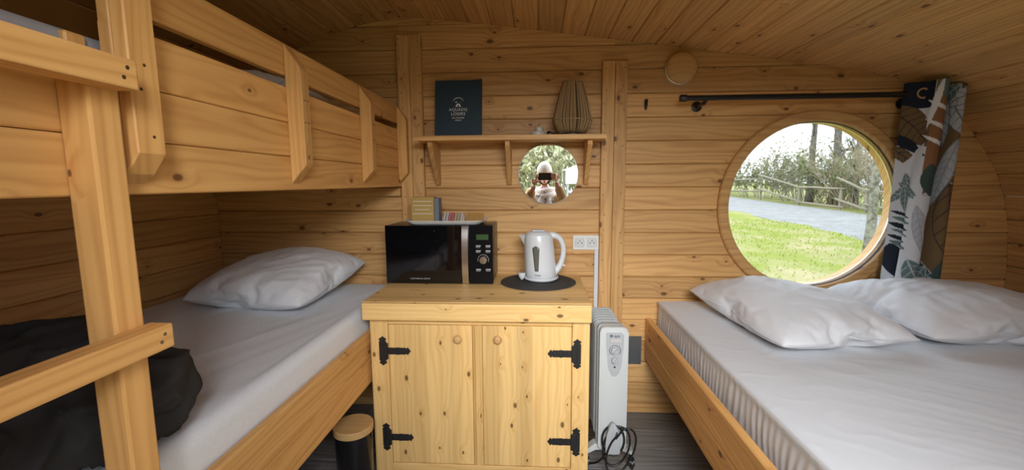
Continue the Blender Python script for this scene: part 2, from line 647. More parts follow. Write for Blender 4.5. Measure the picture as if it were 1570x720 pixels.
# ------------------------------------------------------------------ the cabin shell
OUT = [(-1.705, 0.0), (-1.705, 1.30), (-1.68, 1.45), (-1.60, 1.62), (-1.45, 1.77), (-1.25, 1.885), (-1.06, 1.957), (-0.86, 2.012),
       (-0.65, 2.04), (-0.45, 2.018), (-0.11, 1.975), (0.43, 1.899), (0.96, 1.824), (1.29, 1.777), (1.613, 1.721), (1.731, 1.69),
       (1.88, 1.615), (2.008, 1.505), (2.10, 1.40), (2.18, 1.28), (2.24, 1.14), (2.275, 1.0), (2.295, 0.80), (2.30, 0.0)]
HP = []
for i in range(len(OUT) - 1):
    (xa, za), (xb, zb) = OUT[i], OUT[i + 1]
    a, b = -(zb - za), (xb - xa)
    HP.append((a, b, a * xa + b * za))
YB, YF = 2.20, -0.10
WX, WZ = 1.352, 1.10          # centre of the round window

# floor
floor = empty('floor', (0.3, 1.05, 0), kind='structure')
rnd = random.Random(4)
bm = B()
box(bm, -1.75, 2.34, YF - 0.02, YB + 0.08, -0.06, -0.014)
mk('floor_base', bm, M['backing'], floor)
y = YF
row = 0
while y < YB - 0.01:
    y1 = min(y + 0.152, YB + 0.01)
    x = -1.705 - rnd.uniform(0, 0.7)
    while x < 2.30:
        xa, xb = max(x, -1.705), min(x + 0.95, 2.30)
        if xb - xa > 0.03:
            bm = B()
            box(bm, xa + 0.0006, xb - 0.0006, y + 0.0006, y1 - 0.0006, -0.012, 0.0, 0.0012)
            mk('plank', bm, M['floor'], floor)
        x += 0.95
    y = y1

# back wall: sheathing with the round hole, and the boards in front of it
wall_back = empty('wall_back', (0.3, 2.26, 0), kind='structure')
HOLE = 0.437


def arc(a0, a1, n=24, r=HOLE):
    return [(WX + r * math.cos(a0 + (a1 - a0) * i / n), WZ + r * math.sin(a0 + (a1 - a0) * i / n)) for i in range(n + 1)]


bm = B()
ext = [(x * 1.0, z) for x, z in OUT]
left = clip([(-1.75, -0.06), (WX, -0.06)] + arc(-PI / 2, -1.5 * PI)[0:] + [(WX, 2.2), (-1.75, 2.2)], [])
up_ = [(a, b, c + 0.03 * math.hypot(a, b)) for a, b, c in HP]
for poly in ([(-1.75, -0.06), (WX, -0.06)] + arc(-PI / 2, -1.5 * PI) + [(WX, 2.2), (-1.75, 2.2)],
             [(2.4, -0.06), (2.4, 2.2), (WX, 2.2)] + arc(PI / 2, -PI / 2) + [(WX, -0.06)]):
    prism(bm, clip(poly, up_), 'xz', YB + 0.019, YB + 0.085)
mk('sheathing', bm, M['backing'], wall_back)


def board_poly(poly, y0, y1, parent, mat, z0, z1, inward=-1):
    """a board with its long edges chamfered on the room side"""
    bm = B()
    va, vb = prism(bm, poly, 'xz', y0, y1)
    es = []
    bm.edges.ensure_lookup_table()
    for e in bm.edges:
        p, q = e.verts[0].co, e.verts[1].co
        yy = y0 if inward < 0 else y1
        if abs(p.y - yy) < 1e-6 and abs(q.y - yy) < 1e-6 and abs(p.z - q.z) < 1e-5 and (abs(p.z - z0) < 1e-4 or abs(p.z - z1) < 1e-4):
            es.append(e)
    if es:
        bmesh.ops.bevel(bm, geom=es, offset=0.0045, segments=1, affect='EDGES')
    mk('plank', bm, mat, parent)


PITCH = 0.1147
ZS = [0.735 + PITCH * k for k in range(-7, 13)]
SECT = [(-1.705, -0.69), (-0.69, 0.375), (0.375, WX), (WX, 2.30)]
for k in range(len(ZS) - 1):
    z0, z1 = ZS[k] + 0.0008, ZS[k + 1] - 0.0008
    if z1 < 0.02:
        continue
    z0 = max(z0, 0.0)
    for s, (xa, xb) in enumerate(SECT):
        if s < 2:
            polys = [[(xa, z0), (xb, z0), (xb, z1), (xa, z1)]]
        else:
            sg = -1 if s == 2 else 1
            hits = z1 > WZ - HOLE and z0 < WZ + HOLE
            if not hits:
                if s == 3:
                    continue
                polys = [[(0.375, z0), (2.30, z0), (2.30, z1), (0.375, z1)]]
            else:
                za, zb = max(z0, WZ - HOLE), min(z1, WZ + HOLE)
                edge = []
                for i in range(13):
                    zz = za + (zb - za) * i / 12
                    edge.append((WX + sg * math.sqrt(max(0, HOLE ** 2 - (zz - WZ) ** 2)), zz))
                inner = list(edge)
                if z0 < WZ - HOLE:
                    inner = [(WX, z0)] + inner
                if z1 > WZ + HOLE:
                    inner = inner + [(WX, z1)]
                xo = 0.375 if s == 2 else 2.30
                polys = [inner + [(xo, z1), (xo, z0)]]
        for p in polys:
            p = clip(p, HP)
            if len(p) > 2 and area2(p) > 0.0004:
                board_poly(p, YB, YB + 0.018, wall_back, M['wallX'], z0, z1)

bm = B()
box(bm, 0.44, 2.29, YB - 0.014, YB - 0.0005, 0.0005, 0.026, 0.004)
tag(mk('baseboard_back', bm, M['wallX']), kind='structure')

# posts on the back wall
def post(name, x0, x1, z0, z1, seed):
    r = empty(name, ((x0 + x1) / 2, YB - 0.015, z0), kind='structure')
    mid = (x0 + x1) / 2
    for a, b in ((x0, mid - 0.0006), (mid + 0.0006, x1)):
        bm = B()
        box(bm, a, b, YB - 0.03, YB - 0.0003, z0, z1, 0.0025)
        mk('post_board', bm, M['wallZ'], r)
    bm = B()
    rr = random.Random(seed)
    z = z0 + 0.05
    while z < z1:
        for xx in (x0 + 0.016, x1 - 0.016):
            if rr.random() < 0.85:
                lathe(bm, [(0.0027, 0.0), (0.0027, -0.0006)], (xx + rr.uniform(-.006, .006), YB - 0.03, z + rr.uniform(-.02, .02)), 'Y', 8)
        z += 0.085
    mk('screw_heads', bm, M['screwdark'], r, kind='stuff')
    return r


post('trim_1', -0.695, -0.573, 0.0, 1.945, 3)
post('trim_2', 0.315, 0.437, 0.0, 1.80, 5)
bm = B()
box(bm, -1.70, -0.698, YB - 0.04, YB - 0.0005, 1.155, 1.198, 0.003)
tag(mk('trim_3', bm, M['wallX']), kind='structure')

# left wall (boards along the depth), right wall, ceiling
def run_boards(parent, pts, mat, step):
    """boards running along y, laid side by side along a polyline in xz (room below / inside)"""
    P = [Vector((p[0], 0, p[1])) for p in pts]
    L = [0]
    for i in range(len(P) - 1):
        L.append(L[-1] + (P[i + 1] - P[i]).length)
    n = max(1, round(L[-1] / step))

    def at(s):
        for i in range(len(P) - 1):
            if s <= L[i + 1] + 1e-9:
                return P[i].lerp(P[i + 1], (s - L[i]) / (L[i + 1] - L[i]))
        return P[-1]
    for k in range(n):
        a, b = at(L[-1] * k / n), at(L[-1] * (k + 1) / n)
        d = (b - a).normalized()
        nrm = Vector((-d.z, 0, d.x))           # outward
        a2, b2 = a + d * 0.0008, b - d * 0.0008
        c, t = 0.004, 0.018
        q = [a2 + nrm * c, a2 + d * c, b2 - d * c, b2 + nrm * c, b2 + nrm * t, a2 + nrm * t]
        bm = B()
        prism(bm, [(v.x, v.z) for v in q], 'xz', YF, YB - 0.0008)
        mk('plank', bm, mat, parent)


def backing_strip(name, pts, parent, off0=0.0185, off1=0.05):
    bm = B()
    inner, outer = [], []
    for i, p in enumerate(pts):
        a = Vector(pts[max(0, i - 1)])
        b = Vector(pts[min(len(pts) - 1, i + 1)])
        d = (b - a).normalized()
        nv = Vector((-d.y, d.x))
        inner.append((p[0] + nv.x * off0, p[1] + nv.y * off0))
        outer.append((p[0] + nv.x * off1, p[1] + nv.y * off1))
    for i in range(len(pts) - 1):
        prism(bm, [inner[i], inner[i + 1], outer[i + 1], outer[i]], 'xz', YF - 0.05, YB + 0.085)
    mk(name, bm, M['backing'], parent)


wall_left = empty('wall_left', (-1.72, 1.05, 0), kind='structure')
run_boards(wall_left, OUT[:2], M['wallY'], PITCH)
backing_strip('sheathing', OUT[:2], wall_left)
ceiling = empty('ceiling', (0.3, 1.05, 1.3), kind='structure')
run_boards(ceiling, OUT[1:21], M['ceilY'], PITCH)
backing_strip('sheathing', OUT[1:21], ceiling)
wall_right = empty('wall_right', (2.32, 1.05, 0), kind='structure')
run_boards(wall_right, OUT[20:], M['wallY'], PITCH)
backing_strip('sheathing', OUT[20:], wall_right)

# front wall round the open doorway (behind the camera)
wall_front = empty('wall_front', (0.3, YF - 0.05, 0), kind='structure')
bm = B()
for poly in ([(-1.75, -0.06), (DOOR_X0, -0.06), (DOOR_X0, 2.2), (-1.75, 2.2)], [(DOOR_X1, -0.06), (2.4, -0.06), (2.4, 2.2), (DOOR_X1, 2.2)],
             [(DOOR_X0, DOOR_Z), (DOOR_X1, DOOR_Z), (DOOR_X1, 2.2), (DOOR_X0, 2.2)]):
    prism(bm, clip(poly, up_), 'xz', YF - 0.05, YF - 0.019)
mk('sheathing', bm, M['backing'], wall_front)
for k in range(len(ZS) - 1):
    z0, z1 = max(ZS[k] + 0.0008, 0.0), ZS[k + 1] - 0.0008
    if z1 < 0.02:
        continue
    for xa, xb in ((-1.705, DOOR_X0), (DOOR_X1, 2.30), (DOOR_X0, DOOR_X1)):
        if xa == DOOR_X0 and z0 < DOOR_Z - 0.05:
            continue
        zz0 = max(z0, DOOR_Z) if xa == DOOR_X0 else z0
        p = clip([(xa, zz0), (xb, zz0), (xb, z1), (xa, z1)], HP)
        if len(p) > 2 and area2(p) > 0.0004:
            board_poly(p, YF - 0.018, YF, wall_front, M['wallX'], z0, z1, 1)
door = empty('door_1', (0.24, YF - 0.05, 0), kind='structure')
for nm, q in (('door_jamb', (DOOR_X0, DOOR_X0 + 0.03, 0.0, DOOR_Z)), ('door_jamb', (DOOR_X1 - 0.03, DOOR_X1, 0.0, DOOR_Z)),
              ('door_head', (DOOR_X0 + 0.03, DOOR_X1 - 0.03, DOOR_Z - 0.03, DOOR_Z))):
    bm = B()
    box(bm, q[0], q[1], YF - 0.055, YF - 0.0005 + 0.004, q[2], q[3], 0.003)
    mk(nm, bm, M['wallZ'], door)

# round window
win = empty('window_1', (WX, YB + 0.03, WZ - 0.43), kind='structure')
bm = B()
ring_lathe(bm, [(0.406, -0.018), (0.412, -0.024), (0.450, -0.024), (0.456, -0.018), (0.456, -0.0003), (0.4355, -0.0003), (0.4355, 0.088), (0.406, 0.088)], (WX, YB, WZ), 'Y', 96)
mk('window_frame', bm, M['wallX'], win, 'auto')
bm = B()
ring_lathe(bm, [(0.4058, 0.004), (0.4058, 0.012), (0.4035, 0.012), (0.4035, 0.004)], (WX, YB, WZ), 'Y', 96)
mk('gasket', bm, M['rubber'], win, 'auto')
bm = B()
ring_lathe(bm, [(0.4058, 0.0122), (0.4032, 0.0122), (0.4032, 0.0338), (0.4058, 0.0338)], (WX, YB, WZ), 'Y', 96)
mk('glazing_bead', bm, M['wallX'], win, 'auto')
bm = B()
lathe(bm, [(0.4030, 0.034), (0.4030, 0.040)], (WX, YB, WZ), 'Y', 96)
mk('pane', bm, M['glass'], win)

# ------------------------------------------------------------------ bunk bed
XO = -0.69                                 # room-side face of the bunk boards
bunk = empty('bunk_bed', (-1.2, 1.1, 0.0), 'pine bunk bed with boarded upper guard along the left wall', 'bunk bed')


def bpart(name, q, mat, bev=0.003, parent=bunk):
    bm = B()
    box(bm, *q, bev)
    return mk(name, bm, mat, parent)


for z0, z1, y0 in ((1.2035, 1.2960, -0.08), (1.2975, 1.3890, -0.08), (1.3905, 1.4860, 0.69), (1.515, 1.602, 0.69)):
    bpart('guard_board' if z0 > 1.5 else 'side_board', (XO - 0.024, XO, y0, 2.165, z0, z1), M['bunkY'], 0.0025)
screws = B()


def upright(y0, y1, ztop, x1=XO + 0.046, flat=False):
    bm = B()
    pts = [(XO + 0.0004, 1.222), (x1 - 0.004, 1.268), (x1, 1.276), (x1, (ztop if flat else ztop - 0.07)), (x1 - 0.004, (ztop if flat else ztop - 0.06)), (XO + 0.0004, ztop)]
    prism(bm, [(p[0], p[1]) for p in pts], 'xz', y0, y1, 0.0022)
    o = mk('upright', bm, M['bunkZ'], bunk)
    for zz in (1.54, 1.45, 1.39, 1.30):
        for dy in (0.3, 0.7):
            if (int(zz * 100) + int(dy * 10)) % 2 == 0:
                lathe(screws, [(0.0026, -0.0002), (0.0026, 0.0006)], (x1, y0 + (y1 - y0) * dy, zz), 'X', 8)
    return o


upright(1.176, 1.216, 1.600)
upright(1.672, 1.712, 1.600)
upright(2.120, 2.158, 1.600)
# the tall post beside the ladder opening: two laths face to face
bm = B()
prism(bm, [(XO + 0.0004, 1.222), (XO + 0.021, 1.238), (XO + 0.021, 1.86), (XO + 0.0004, 1.86)], 'xz', 0.668, 0.722, 0.002)
mk('upright', bm, M['bunkZ'], bunk)
bm = B()
prism(bm, [(XO + 0.0215, 1.239), (XO + 0.046, 1.272), (XO + 0.046, 1.86), (XO + 0.0215, 1.86)], 'xz', 0.668, 0.722, 0.0025)
mk('upright', bm, M['bunkZ'], bunk)
for zz, yy in ((1.30, .700), (1.375, .685), (1.415, .695), (1.60, .685), (1.64, .700)):
    lathe(screws, [(0.0028, -0.0002), (0.0028, 0.0006)], (XO + 0.046, yy, zz), 'X', 8)
mk('screw_heads', screws, M['screwdark'], bunk, kind='stuff')
bpart('cleat', (XO - 0.048, XO - 0.0245, 0.640, 0.672, 1.245, 1.455), M['bunkZ'])
for i in range(14):
    y0 = -0.07 + i * 0.161
    bpart('slat', (-1.70, XO - 0.026, y0, y0 + 0.155, 1.2055, 1.2225), M['bunkX'], 0.002)
# lower bed
bpart('bed_rail', (XO - 0.026, XO, -0.08, 2.195, 0.502, 0.609), M['bunkY'], 0.003)
bpart('bed_rail', (XO - 0.026, XO, -0.08, 2.195, 0.398, 0.5005), M['bunkY'], 0.003)
for i in range(14):
    y0 = -0.07 + i * 0.161
    bpart('slat', (-1.70, XO - 0.028, y0, y0 + 0.12, 0.455, 0.4745), M['bunkX'], 0.002)

# ladder
lad = empty('ladder', (-0.64, 0.4, 0), 'pine bunk ladder with square rungs standing at the left bunk', 'ladder')
LX0, LX1 = XO + 0.001, XO + 0.05
for y0, y1 in ((0.594, 0.642), (0.17, 0.218)):
    bm = B()
    box(bm, LX0, LX1, y0, y1, 0.0, 1.372 if y0 > 0.3 else 1.86, 0.004, 2)
    mk('stile', bm, M['bunkZ'], lad)
for z0, z1 in ((0.09, 0.13), (0.52, 0.56), (0.955, 0.995), (1.361, 1.405)):
    bm = B()
    box(bm, LX1 + 0.0003, LX1 + 0.040, 0.16, 0.636 if z0 > 1.3 else 0.651, z0, z1, 0.003, 2)
    rg = mk('rung', bm, M['bunkY'], lad)
    bm = B()
    ye_ = 0.636 if z0 > 1.3 else 0.651
    for yy, zz in ((ye_ - 0.024, z0 + 0.015), (ye_ - 0.017, z1 - 0.014)):
        lathe(bm, [(0.0032, 0.0), (0.0032, 0.0008)], (LX1 + 0.0396, yy, zz), 'X', 10)
    mk('screw_heads', bm, M['steel'], rg)


# ------------------------------------------------------------------ mattresses
def fnoise(x, y, z=0.0):
    return noise.noise(Vector((x, y, z)))


def mattress(name, x0, x1, y0, y1, z0, z1, r, mat, wr, side, label, cat, nx=110, ny=200, pipe=0.0):
    """cover as one mesh: profile across x (both sides, rounded top edges) swept along y, ends turned down"""
    prof = []
    ns = 14
    for i in range(ns):
        prof.append((x0, z0 + (z1 - r - z0) * i / ns, 'L'))
    for i in range(7):
        t = PI - PI / 2 * i / 6
        prof.append((x0 + r + r * math.cos(t), z1 - r + r * math.sin(t), 'T' if i > 3 else 'L'))
    for i in range(1, nx):
        prof.append((x0 + r + (x1 - x0 - 2 * r) * i / nx, z1, 'T'))
    for i in range(7):
        t = PI / 2 - PI / 2 * i / 6
        prof.append((x1 - r + r * math.cos(t), z1 - r + r * math.sin(t), 'R'))
    prof.append((x1, z0, 'R'))
    bm = B()
    rows = []
    for j in range(ny + 1):
        t = j / ny
        yy = y0 + (y1 - y0) * t
        e = min(yy - y0, y1 - yy)
        drop = 0.0
        inset = 0.0
        if e < r:
            q = 1 - e / r
            drop = r * (1 - math.sqrt(max(0, 1 - q * q)))
            inset = 0.6 * drop
        row = []
        for px, pz, s in prof:
            h = (pz - z0) / (z1 - z0)
            x, z = px, pz - drop * h
            x += inset if px < (x0 + x1) / 2 else -inset
            if s == 'T':
                z += wr(x, yy)
            elif s == 'L':
                x += side(yy, h)
            row.append(bm.verts.new((x, yy, z)))
        rows.append(row)
    for j in range(ny):
        for i in range(len(prof) - 1):
            bm.faces.new((rows[j][i], rows[j][i + 1], rows[j + 1][i + 1], rows[j + 1][i]))
    for row in (rows[0], rows[-1]):
        c = [bm.verts.new((v.co.x, v.co.y, z0)) for v in (row[0], row[-1])]
        bm.faces.new([c[0]] + row[1:-1] + [c[1]])
    bm.faces.new((rows[0][0], rows[-1][0], rows[-1][-1], rows[0][-1]))
    o = mk(name, bm, mat, None, True)
    tag(o, label, cat)
    return o


def ridge(v, sharp=3.0):
    return (1 - min(1.0, abs(v) * sharp)) ** 2


def wr_left(x, y):
    a = math.radians(18)
    u, v = x * math.cos(a) - y * math.sin(a), x * math.sin(a) + y * math.cos(a)
    return 0.0022 * fnoise(u * 16, v * 1.8, 3) + 0.0012 * ridge(fnoise(u * 13, v * 1.5, 7), 3) + 0.004 * fnoise(x * 3, y * 2, 8) - 0.002


def side_left(y, h):
    return 0.012 * h - 0.004 * ridge((h - 0.45) * 2.2 + 0.08 * fnoise(y * 2, 0, 1), 5) + 0.002 * fnoise(y * 6, h * 5, 2)


lowmat = mattress('mattress', -1.694, -0.722, -0.06, 2.182, 0.476, 0.700, 0.035, M['felt'], wr_left, side_left,
                  'single mattress in white nonwoven cover on the lower bunk', 'mattress', 90, 150)


def wr_right(x, y):
    # long slanting folds drawn towards the near right, flat near the pillows
    a = math.radians(-32)
    u, v = x * math.cos(a) + y * math.sin(a), -x * math.sin(a) + y * math.cos(a)
    k = max(0.0, min(1.0, (x - 0.72) / 0.5)) * max(0.15, min(1.0, (1.75 - y) / 0.5))
    f = 0.006 * fnoise(u * 0.9, v * 7.0, 5) + 0.0045 * ridge(fnoise(u * 0.9, v * 6.0, 15), 3.5) + 0.0025 * ridge(fnoise(u * 1.7 + 3, v * 15.0, 9), 3.2)
    f2 = 0.003 * ridge(fnoise(x * 9, y * 9, 2), 4)
    return f * k + f2 * (0.4 + 0.3 * k) + 0.004 * fnoise(x * 2, y * 2, 4) - 0.004


def side_right(y, h):
    env = math.sin(PI * min(1.0, h / 0.93)) ** 0.6 if h < 0.93 else 0
    n1 = fnoise(y * 4, h * 1.2, 6)
    g = math.sin(y * 190 + n1 * 9 + h * 4.0) * 0.6 + fnoise(y * 45, h * 2.5, 3)
    bump_ = -0.006 if h > 0.90 else 0.0
    return (0.0036 * g * (0.55 + 0.8 * fnoise(y * 5, 1, 0))) * env - 0.004 * env + bump_


bigmat = mattress('mattress', 0.622, 2.288, -0.06, 2.182, 0.40, 0.622, 0.018, M['sheet'], wr_right, side_right,
                  'double mattress under a white fitted sheet below the round window', 'mattress', 140, 420)

upmat = mattress('mattress', -1.64, -0.722, -0.06, 2.15, 1.224, 1.462, 0.02, M['greymat'], lambda x, y: 0.003 * fnoise(x * 5, y * 5), lambda y, h: 0.002 * fnoise(y * 4, h),
                 'grey mattress on the upper bunk behind the guard boards', 'mattress', 30, 60)

# double bed frame
bed = empty('bed_frame', (1.4, 1.1, 0), 'pine double bed frame with plank side rail, right of the cabin', 'bed')
for z0, z1 in ((0.305, 0.4085), (0.410, 0.522)):
    bm = B()
    box(bm, 0.562, 0.590, -0.08, 2.19, z0, z1, 0.004)
    mk('side_rail', bm, M['bunkY'], bed)
bm = B()
box(bm, 0.592, 2.285, 2.155, 2.19, 0.31, 0.395, 0.003)
mk('cross_rail', bm, M['bunkX'], bed)
bm = B()
box(bm, 0.592, 2.285, -0.08, -0.05, 0.31, 0.395, 0.003)
mk('cross_rail', bm, M['bunkX'], bed)
for i in range(13):
    y0 = 0.0 + i * 0.164
    bm = B()
    box(bm, 0.594, 2.285, y0, y0 + 0.10, 0.378, 0.397, 0.002)
    mk('slat', bm, M['bunkX'], bed)
for x0, y0 in ((0.64, -0.02), (2.2, -0.02), (1.0, 2.09), (2.2, 2.09), (1.4, 1.0)):
    bm = B()
    box(bm, x0, x0 + 0.06, y0, y0 + 0.06, 0.0, 0.376, 0.003)
    mk('leg', bm, M['bunkZ'], bed)


# ------------------------------------------------------------------ pillows: two sheets sewn round the edge and blown up as cloth
def pillow_cloth(w, d, n, press, frames, seed, shrink):
    rr = random.Random(seed)
    m = int(n * d / w)
    verts, idx = [], {}
    for s in (0, 1):
        for i in range(n + 1):
            for j in range(m + 1):
                edge = i in (0, n) or j in (0, m)
                if s == 1 and edge:
                    idx[(1, i, j)] = idx[(0, i, j)]
                    continue
                idx[(s, i, j)] = len(verts)
                z = 0 if edge else (1 if s == 0 else -1) * .06 * ((1 - (2 * i / n - 1) ** 2) * (1 - (2 * j / m - 1) ** 2)) ** .5 + rr.uniform(-.001, .001)
                verts.append(((i / n - .5) * w, (j / m - .5) * d, z))
    faces = []
    for i in range(n):
        for j in range(m):
            faces.append([idx[(0, i, j)], idx[(0, i + 1, j)], idx[(0, i + 1, j + 1)], idx[(0, i, j + 1)]])
            faces.append([idx[(1, i, j)], idx[(1, i, j + 1)], idx[(1, i + 1, j + 1)], idx[(1, i + 1, j)]])
    rim = [idx[(0, i, 0)] for i in range(n)] + [idx[(0, n, j)] for j in range(m)] + [idx[(0, i, m)] for i in range(n, 0, -1)] + [idx[(0, 0, j)] for j in range(m, 0, -1)]
    me = bpy.data.meshes.new('cloth')
    me.from_pydata(verts, [], faces)
    o = bpy.data.objects.new('cloth', me)
    COL.objects.link(o)
    c = o.modifiers.new('cloth', 'CLOTH')
    s = c.settings
    s.quality = 12
    s.mass = .2
    s.tension_stiffness = 60
    s.compression_stiffness = 30
    s.shear_stiffness = 10
    s.bending_stiffness = 1.0
    s.use_pressure = True
    s.uniform_pressure_force = press
    s.shrink_min = shrink
    s.effector_weights.gravity = 0
    c.collision_settings.use_collision = False
    s.air_damping = 3
    c.point_cache.frame_start = 1
    c.point_cache.frame_end = frames
    for f in range(1, frames + 1):
        SC.frame_set(f)
    ev = o.evaluated_get(bpy.context.evaluated_depsgraph_get())
    out = [v.co.copy() for v in ev.data.vertices]
    bpy.data.objects.remove(o)
    bpy.data.meshes.remove(me)
    SC.frame_set(1)
    return out, faces, rim


PV, PF, PR = pillow_cloth(.62, .60, 46, 3.0, 36, 1, -0.02)


def pillow(name, centre, size, rot, flip, label, group=None, sag=0.0, tilt=(0, 0), mat='pillow', corner=0.0):
    """size = full (length, width, thickness); rot about z in degrees"""
    sx, sy, sz = size[0] / 0.60, size[1] / 0.58, size[2] / 0.235
    me = bpy.data.meshes.new(name)
    cs = []
    for v in PV:
        x, y, z = v.x * flip[0], v.y * flip[1], v.z * flip[2]
        x, y, z = x * sx, y * sy, z * sz
        # the lower half lies flat on the bed, the corners are drawn in
        if z < 0:
            z *= 0.72
        rx, ry = x / (size[0] / 2), y / (size[1] / 2)
        q_ = 1 - 0.11 * min(1.2, rx * rx * ry * ry)
        x, y = x * q_, y * q_
        if z > 0:
            e_ = max(0.0, 1 - max(abs(rx), abs(ry)) ** 4)
            sd_ = centre[0] * 7
            z += e_ * (0.007 * (ridge(fnoise((x + y) * 5 + sd_, (x - y) * 11, sd_), 3) - 0.2) + 0.005 * ridge(fnoise(x * 16, y * 6 + sd_, 4), 3.5) + 0.010 * fnoise(x * 5, y * 5, sd_))
        z -= sag * (rx * rx + ry * ry)
        z += corner * max(0, rx * ry)
        cs.append((x, y, z))
    fl = flip[0] * flip[1] * flip[2] < 0
    me.from_pydata(cs, [], [f[::-1] for f in PF] if fl else PF)
    me.polygons.foreach_set('use_smooth', [True] * len(me.polygons))
    me.materials.append(M[mat])
    o = bpy.data.objects.new(name, me)
    COL.objects.link(o)
    o.location = centre
    o.rotation_euler = (math.radians(tilt[0]), math.radians(tilt[1]), math.radians(rot))
    sub = o.modifiers.new('subdivision', 'SUBSURF')
    sub.levels = sub.render_levels = 1
    tag(o, label, 'pillow', group)
    bm = B()
    tube(bm, smooth_path([Vector(cs[i]) for i in PR[::2]], 2, True), 0.0022, 5, True)
    mk('piping', bm, M[mat], o, True, local=True)
    return o


pillow('pillow', (-1.175, 1.880, 0.784), (0.62, 0.58, 0.20), -8, (1, 1, 1), 'plump white pillow on the lower bunk against the back wall', tilt=(9, 0))
pillow('pillow', (1.035, 1.795, 0.684), (0.57, 0.71, 0.18), 9, (-1, 1, 1), 'left white pillow on the double bed, nearest the cupboard', tilt=(3, 0))
pillow('pillow', (1.715, 1.825, 0.684), (0.72, 0.65, 0.178), -1, (1, -1, 1), 'right white pillow on the double bed, under the curtain', tilt=(3, 0))
pillow('pillow', (-1.06, 1.62, 1.535), (0.56, 0.40, 0.15), 80, (-1, -1, 1), 'pale pillow on the upper bunk seen through the guard gap')


# ------------------------------------------------------------------ dark duvets: folded layers melted into one cloth
def duvet(name, lumps, folds, label, voxel=0.018):
    bm = B()
    for c, s, e, rz in lumps:
        m = bmesh.ops.create_uvsphere(bm, u_segments=32, v_segments=18, radius=1.0)
        for v in m['verts']:
            p = v.co
            q = Vector([math.copysign(abs(p[i]) ** e[i], p[i]) for i in range(3)])
            q = Vector((q.x * s[0], q.y * s[1], q.z * s[2]))
            q.rotate(Matrix.Rotation(rz, 3, 'Z'))
            v.co = q + Vector(c)
    me = bpy.data.meshes.new('lump')
    bm.to_mesh(me)
    bm.free()
    o = bpy.data.objects.new('lump', me)
    COL.objects.link(o)
    r = o.modifiers.new('r', 'REMESH')
    r.mode = 'VOXEL'
    r.voxel_size = voxel
    sm = o.modifiers.new('s', 'SMOOTH')
    sm.iterations = 4
    sd = o.modifiers.new('d', 'SUBSURF')
    sd.levels = 1
    me2 = bpy.data.meshes.new_from_object(o.evaluated_get(bpy.context.evaluated_depsgraph_get()))
    bpy.data.objects.remove(o)
    bm = B()
    bm.from_mesh(me2)
    bpy.data.meshes.remove(me2)
    bm.normal_update()
    for v in bm.verts:
        p = v.co
        f = folds * (ridge(fnoise(p.x * 5 + p.z * 3, p.y * 4 - p.z * 6, p.z * 5), 2.2) - 0.35) + folds * 0.6 * ridge(fnoise(p.x * 12, p.y * 12, p.z * 16), 3)
        v.co = p + v.normal * f
    o = mk(name, bm, M['duvet'], None, True)
    tag(o, label, 'duvet')
    return o


duvet('duvet', [((-1.22, 0.38, 0.785), (0.46, 0.44, 0.085), (0.5, 0.5, 0.8), 0.03),
                ((-1.25, 0.36, 0.88), (0.42, 0.42, 0.07), (0.5, 0.5, 0.8), -0.06),
                ((-0.97, 0.765, 0.815), (0.26, 0.13, 0.105), (0.75, 0.7, 0.9), -0.10)], 0.030,
      'charcoal duvet heaped on the lower bunk behind the ladder')
duvet('duvet', [((-1.20, 0.40, 1.58), (0.36, 0.26, 0.11), (0.6, 0.6, 0.8), 0.0), ((-1.22, 0.36, 1.64), (0.30, 0.22, 0.10), (0.7, 0.7, 0.8), 0.2)], 0.012,
      'black duvet bundled on the upper bunk above the ladder')

# ------------------------------------------------------------------ cupboard
cab = empty('cupboard', (-0.235, 1.9, 0), 'pale pine cupboard with two doors on black strap hinges', 'cupboard')
CY = 1.64


def cpart(name, q, mat, bev=0.003, parent=cab, seg=1):
    bm = B()
    box(bm, *q, bev, seg)
    return mk(name, bm, mat, parent)


cpart('side_panel', (-0.677, -0.659, CY + 0.0205, 2.165, 0.0, 0.7285), M['cabZ'], 0.001)
cpart('side_panel', (0.190, 0.208, CY + 0.0205, 2.165, 0.0, 0.7285), M['cabZ'], 0.001)
cpart('shelf', (-0.658, 0.189, CY + 0.03, 2.165, 0.34, 0.358), M['cabX'], 0.001)
cpart('back_panel', (-0.658, 0.189, 2.150, 2.164, 0.02, 0.728), M['cabZ'], 0.001)
cpart('stile', (-0.677, -0.604, CY, CY + 0.02, 0.0, 0.683), M['cabZ'])
cpart('stile', (0.139, 0.208, CY, CY + 0.02, 0.0, 0.683), M['cabZ'])
cpart('top_rail', (-0.6035, 0.1385, CY + 0.003, CY + 0.02, 0.657, 0.7285), M['cabX'], 0.002)
cpart('bottom_rail', (-0.6035, 0.1385, CY - 0.002, CY + 0.02, 0.0, 0.0565), M['cabX'], 0.002)
bm = B()
prism(bm, [(-0.2585, CY + 0.02), (-0.2585, CY + 0.008), (-0.252, CY + 0.004), (-0.247, CY - 0.001), (-0.231, CY - 0.001), (-0.227, CY + 0.004), (-0.2205, CY + 0.008), (-0.2205, CY + 0.02)],
      'xy', 0.057, 0.6565)
mk('centre_stile', bm, M['cabZ'], cab)
wt = cpart('worktop', (-0.698, 0.212, 1.6265, 2.169, 0.729, 0.754), M['cabX'], 0.003)
cpart('worktop_edge', (-0.692, 0.210, 1.606, 1.626, 0.683, 0.7525), M['cabX'], 0.0035, wt, 2)


def spade(L, w, tip=True):
    """half outline (distance from the free tip, half width) of a wrought strap end"""
    return [(0.0, 0.0), (0.004, 0.005), (0.008, 0.0085), (0.010, 0.0150), (0.0145, 0.0155), (0.017, 0.0100), (0.0195, 0.0095), (0.0225, 0.0150), (0.027, 0.0150), (0.030, w)]


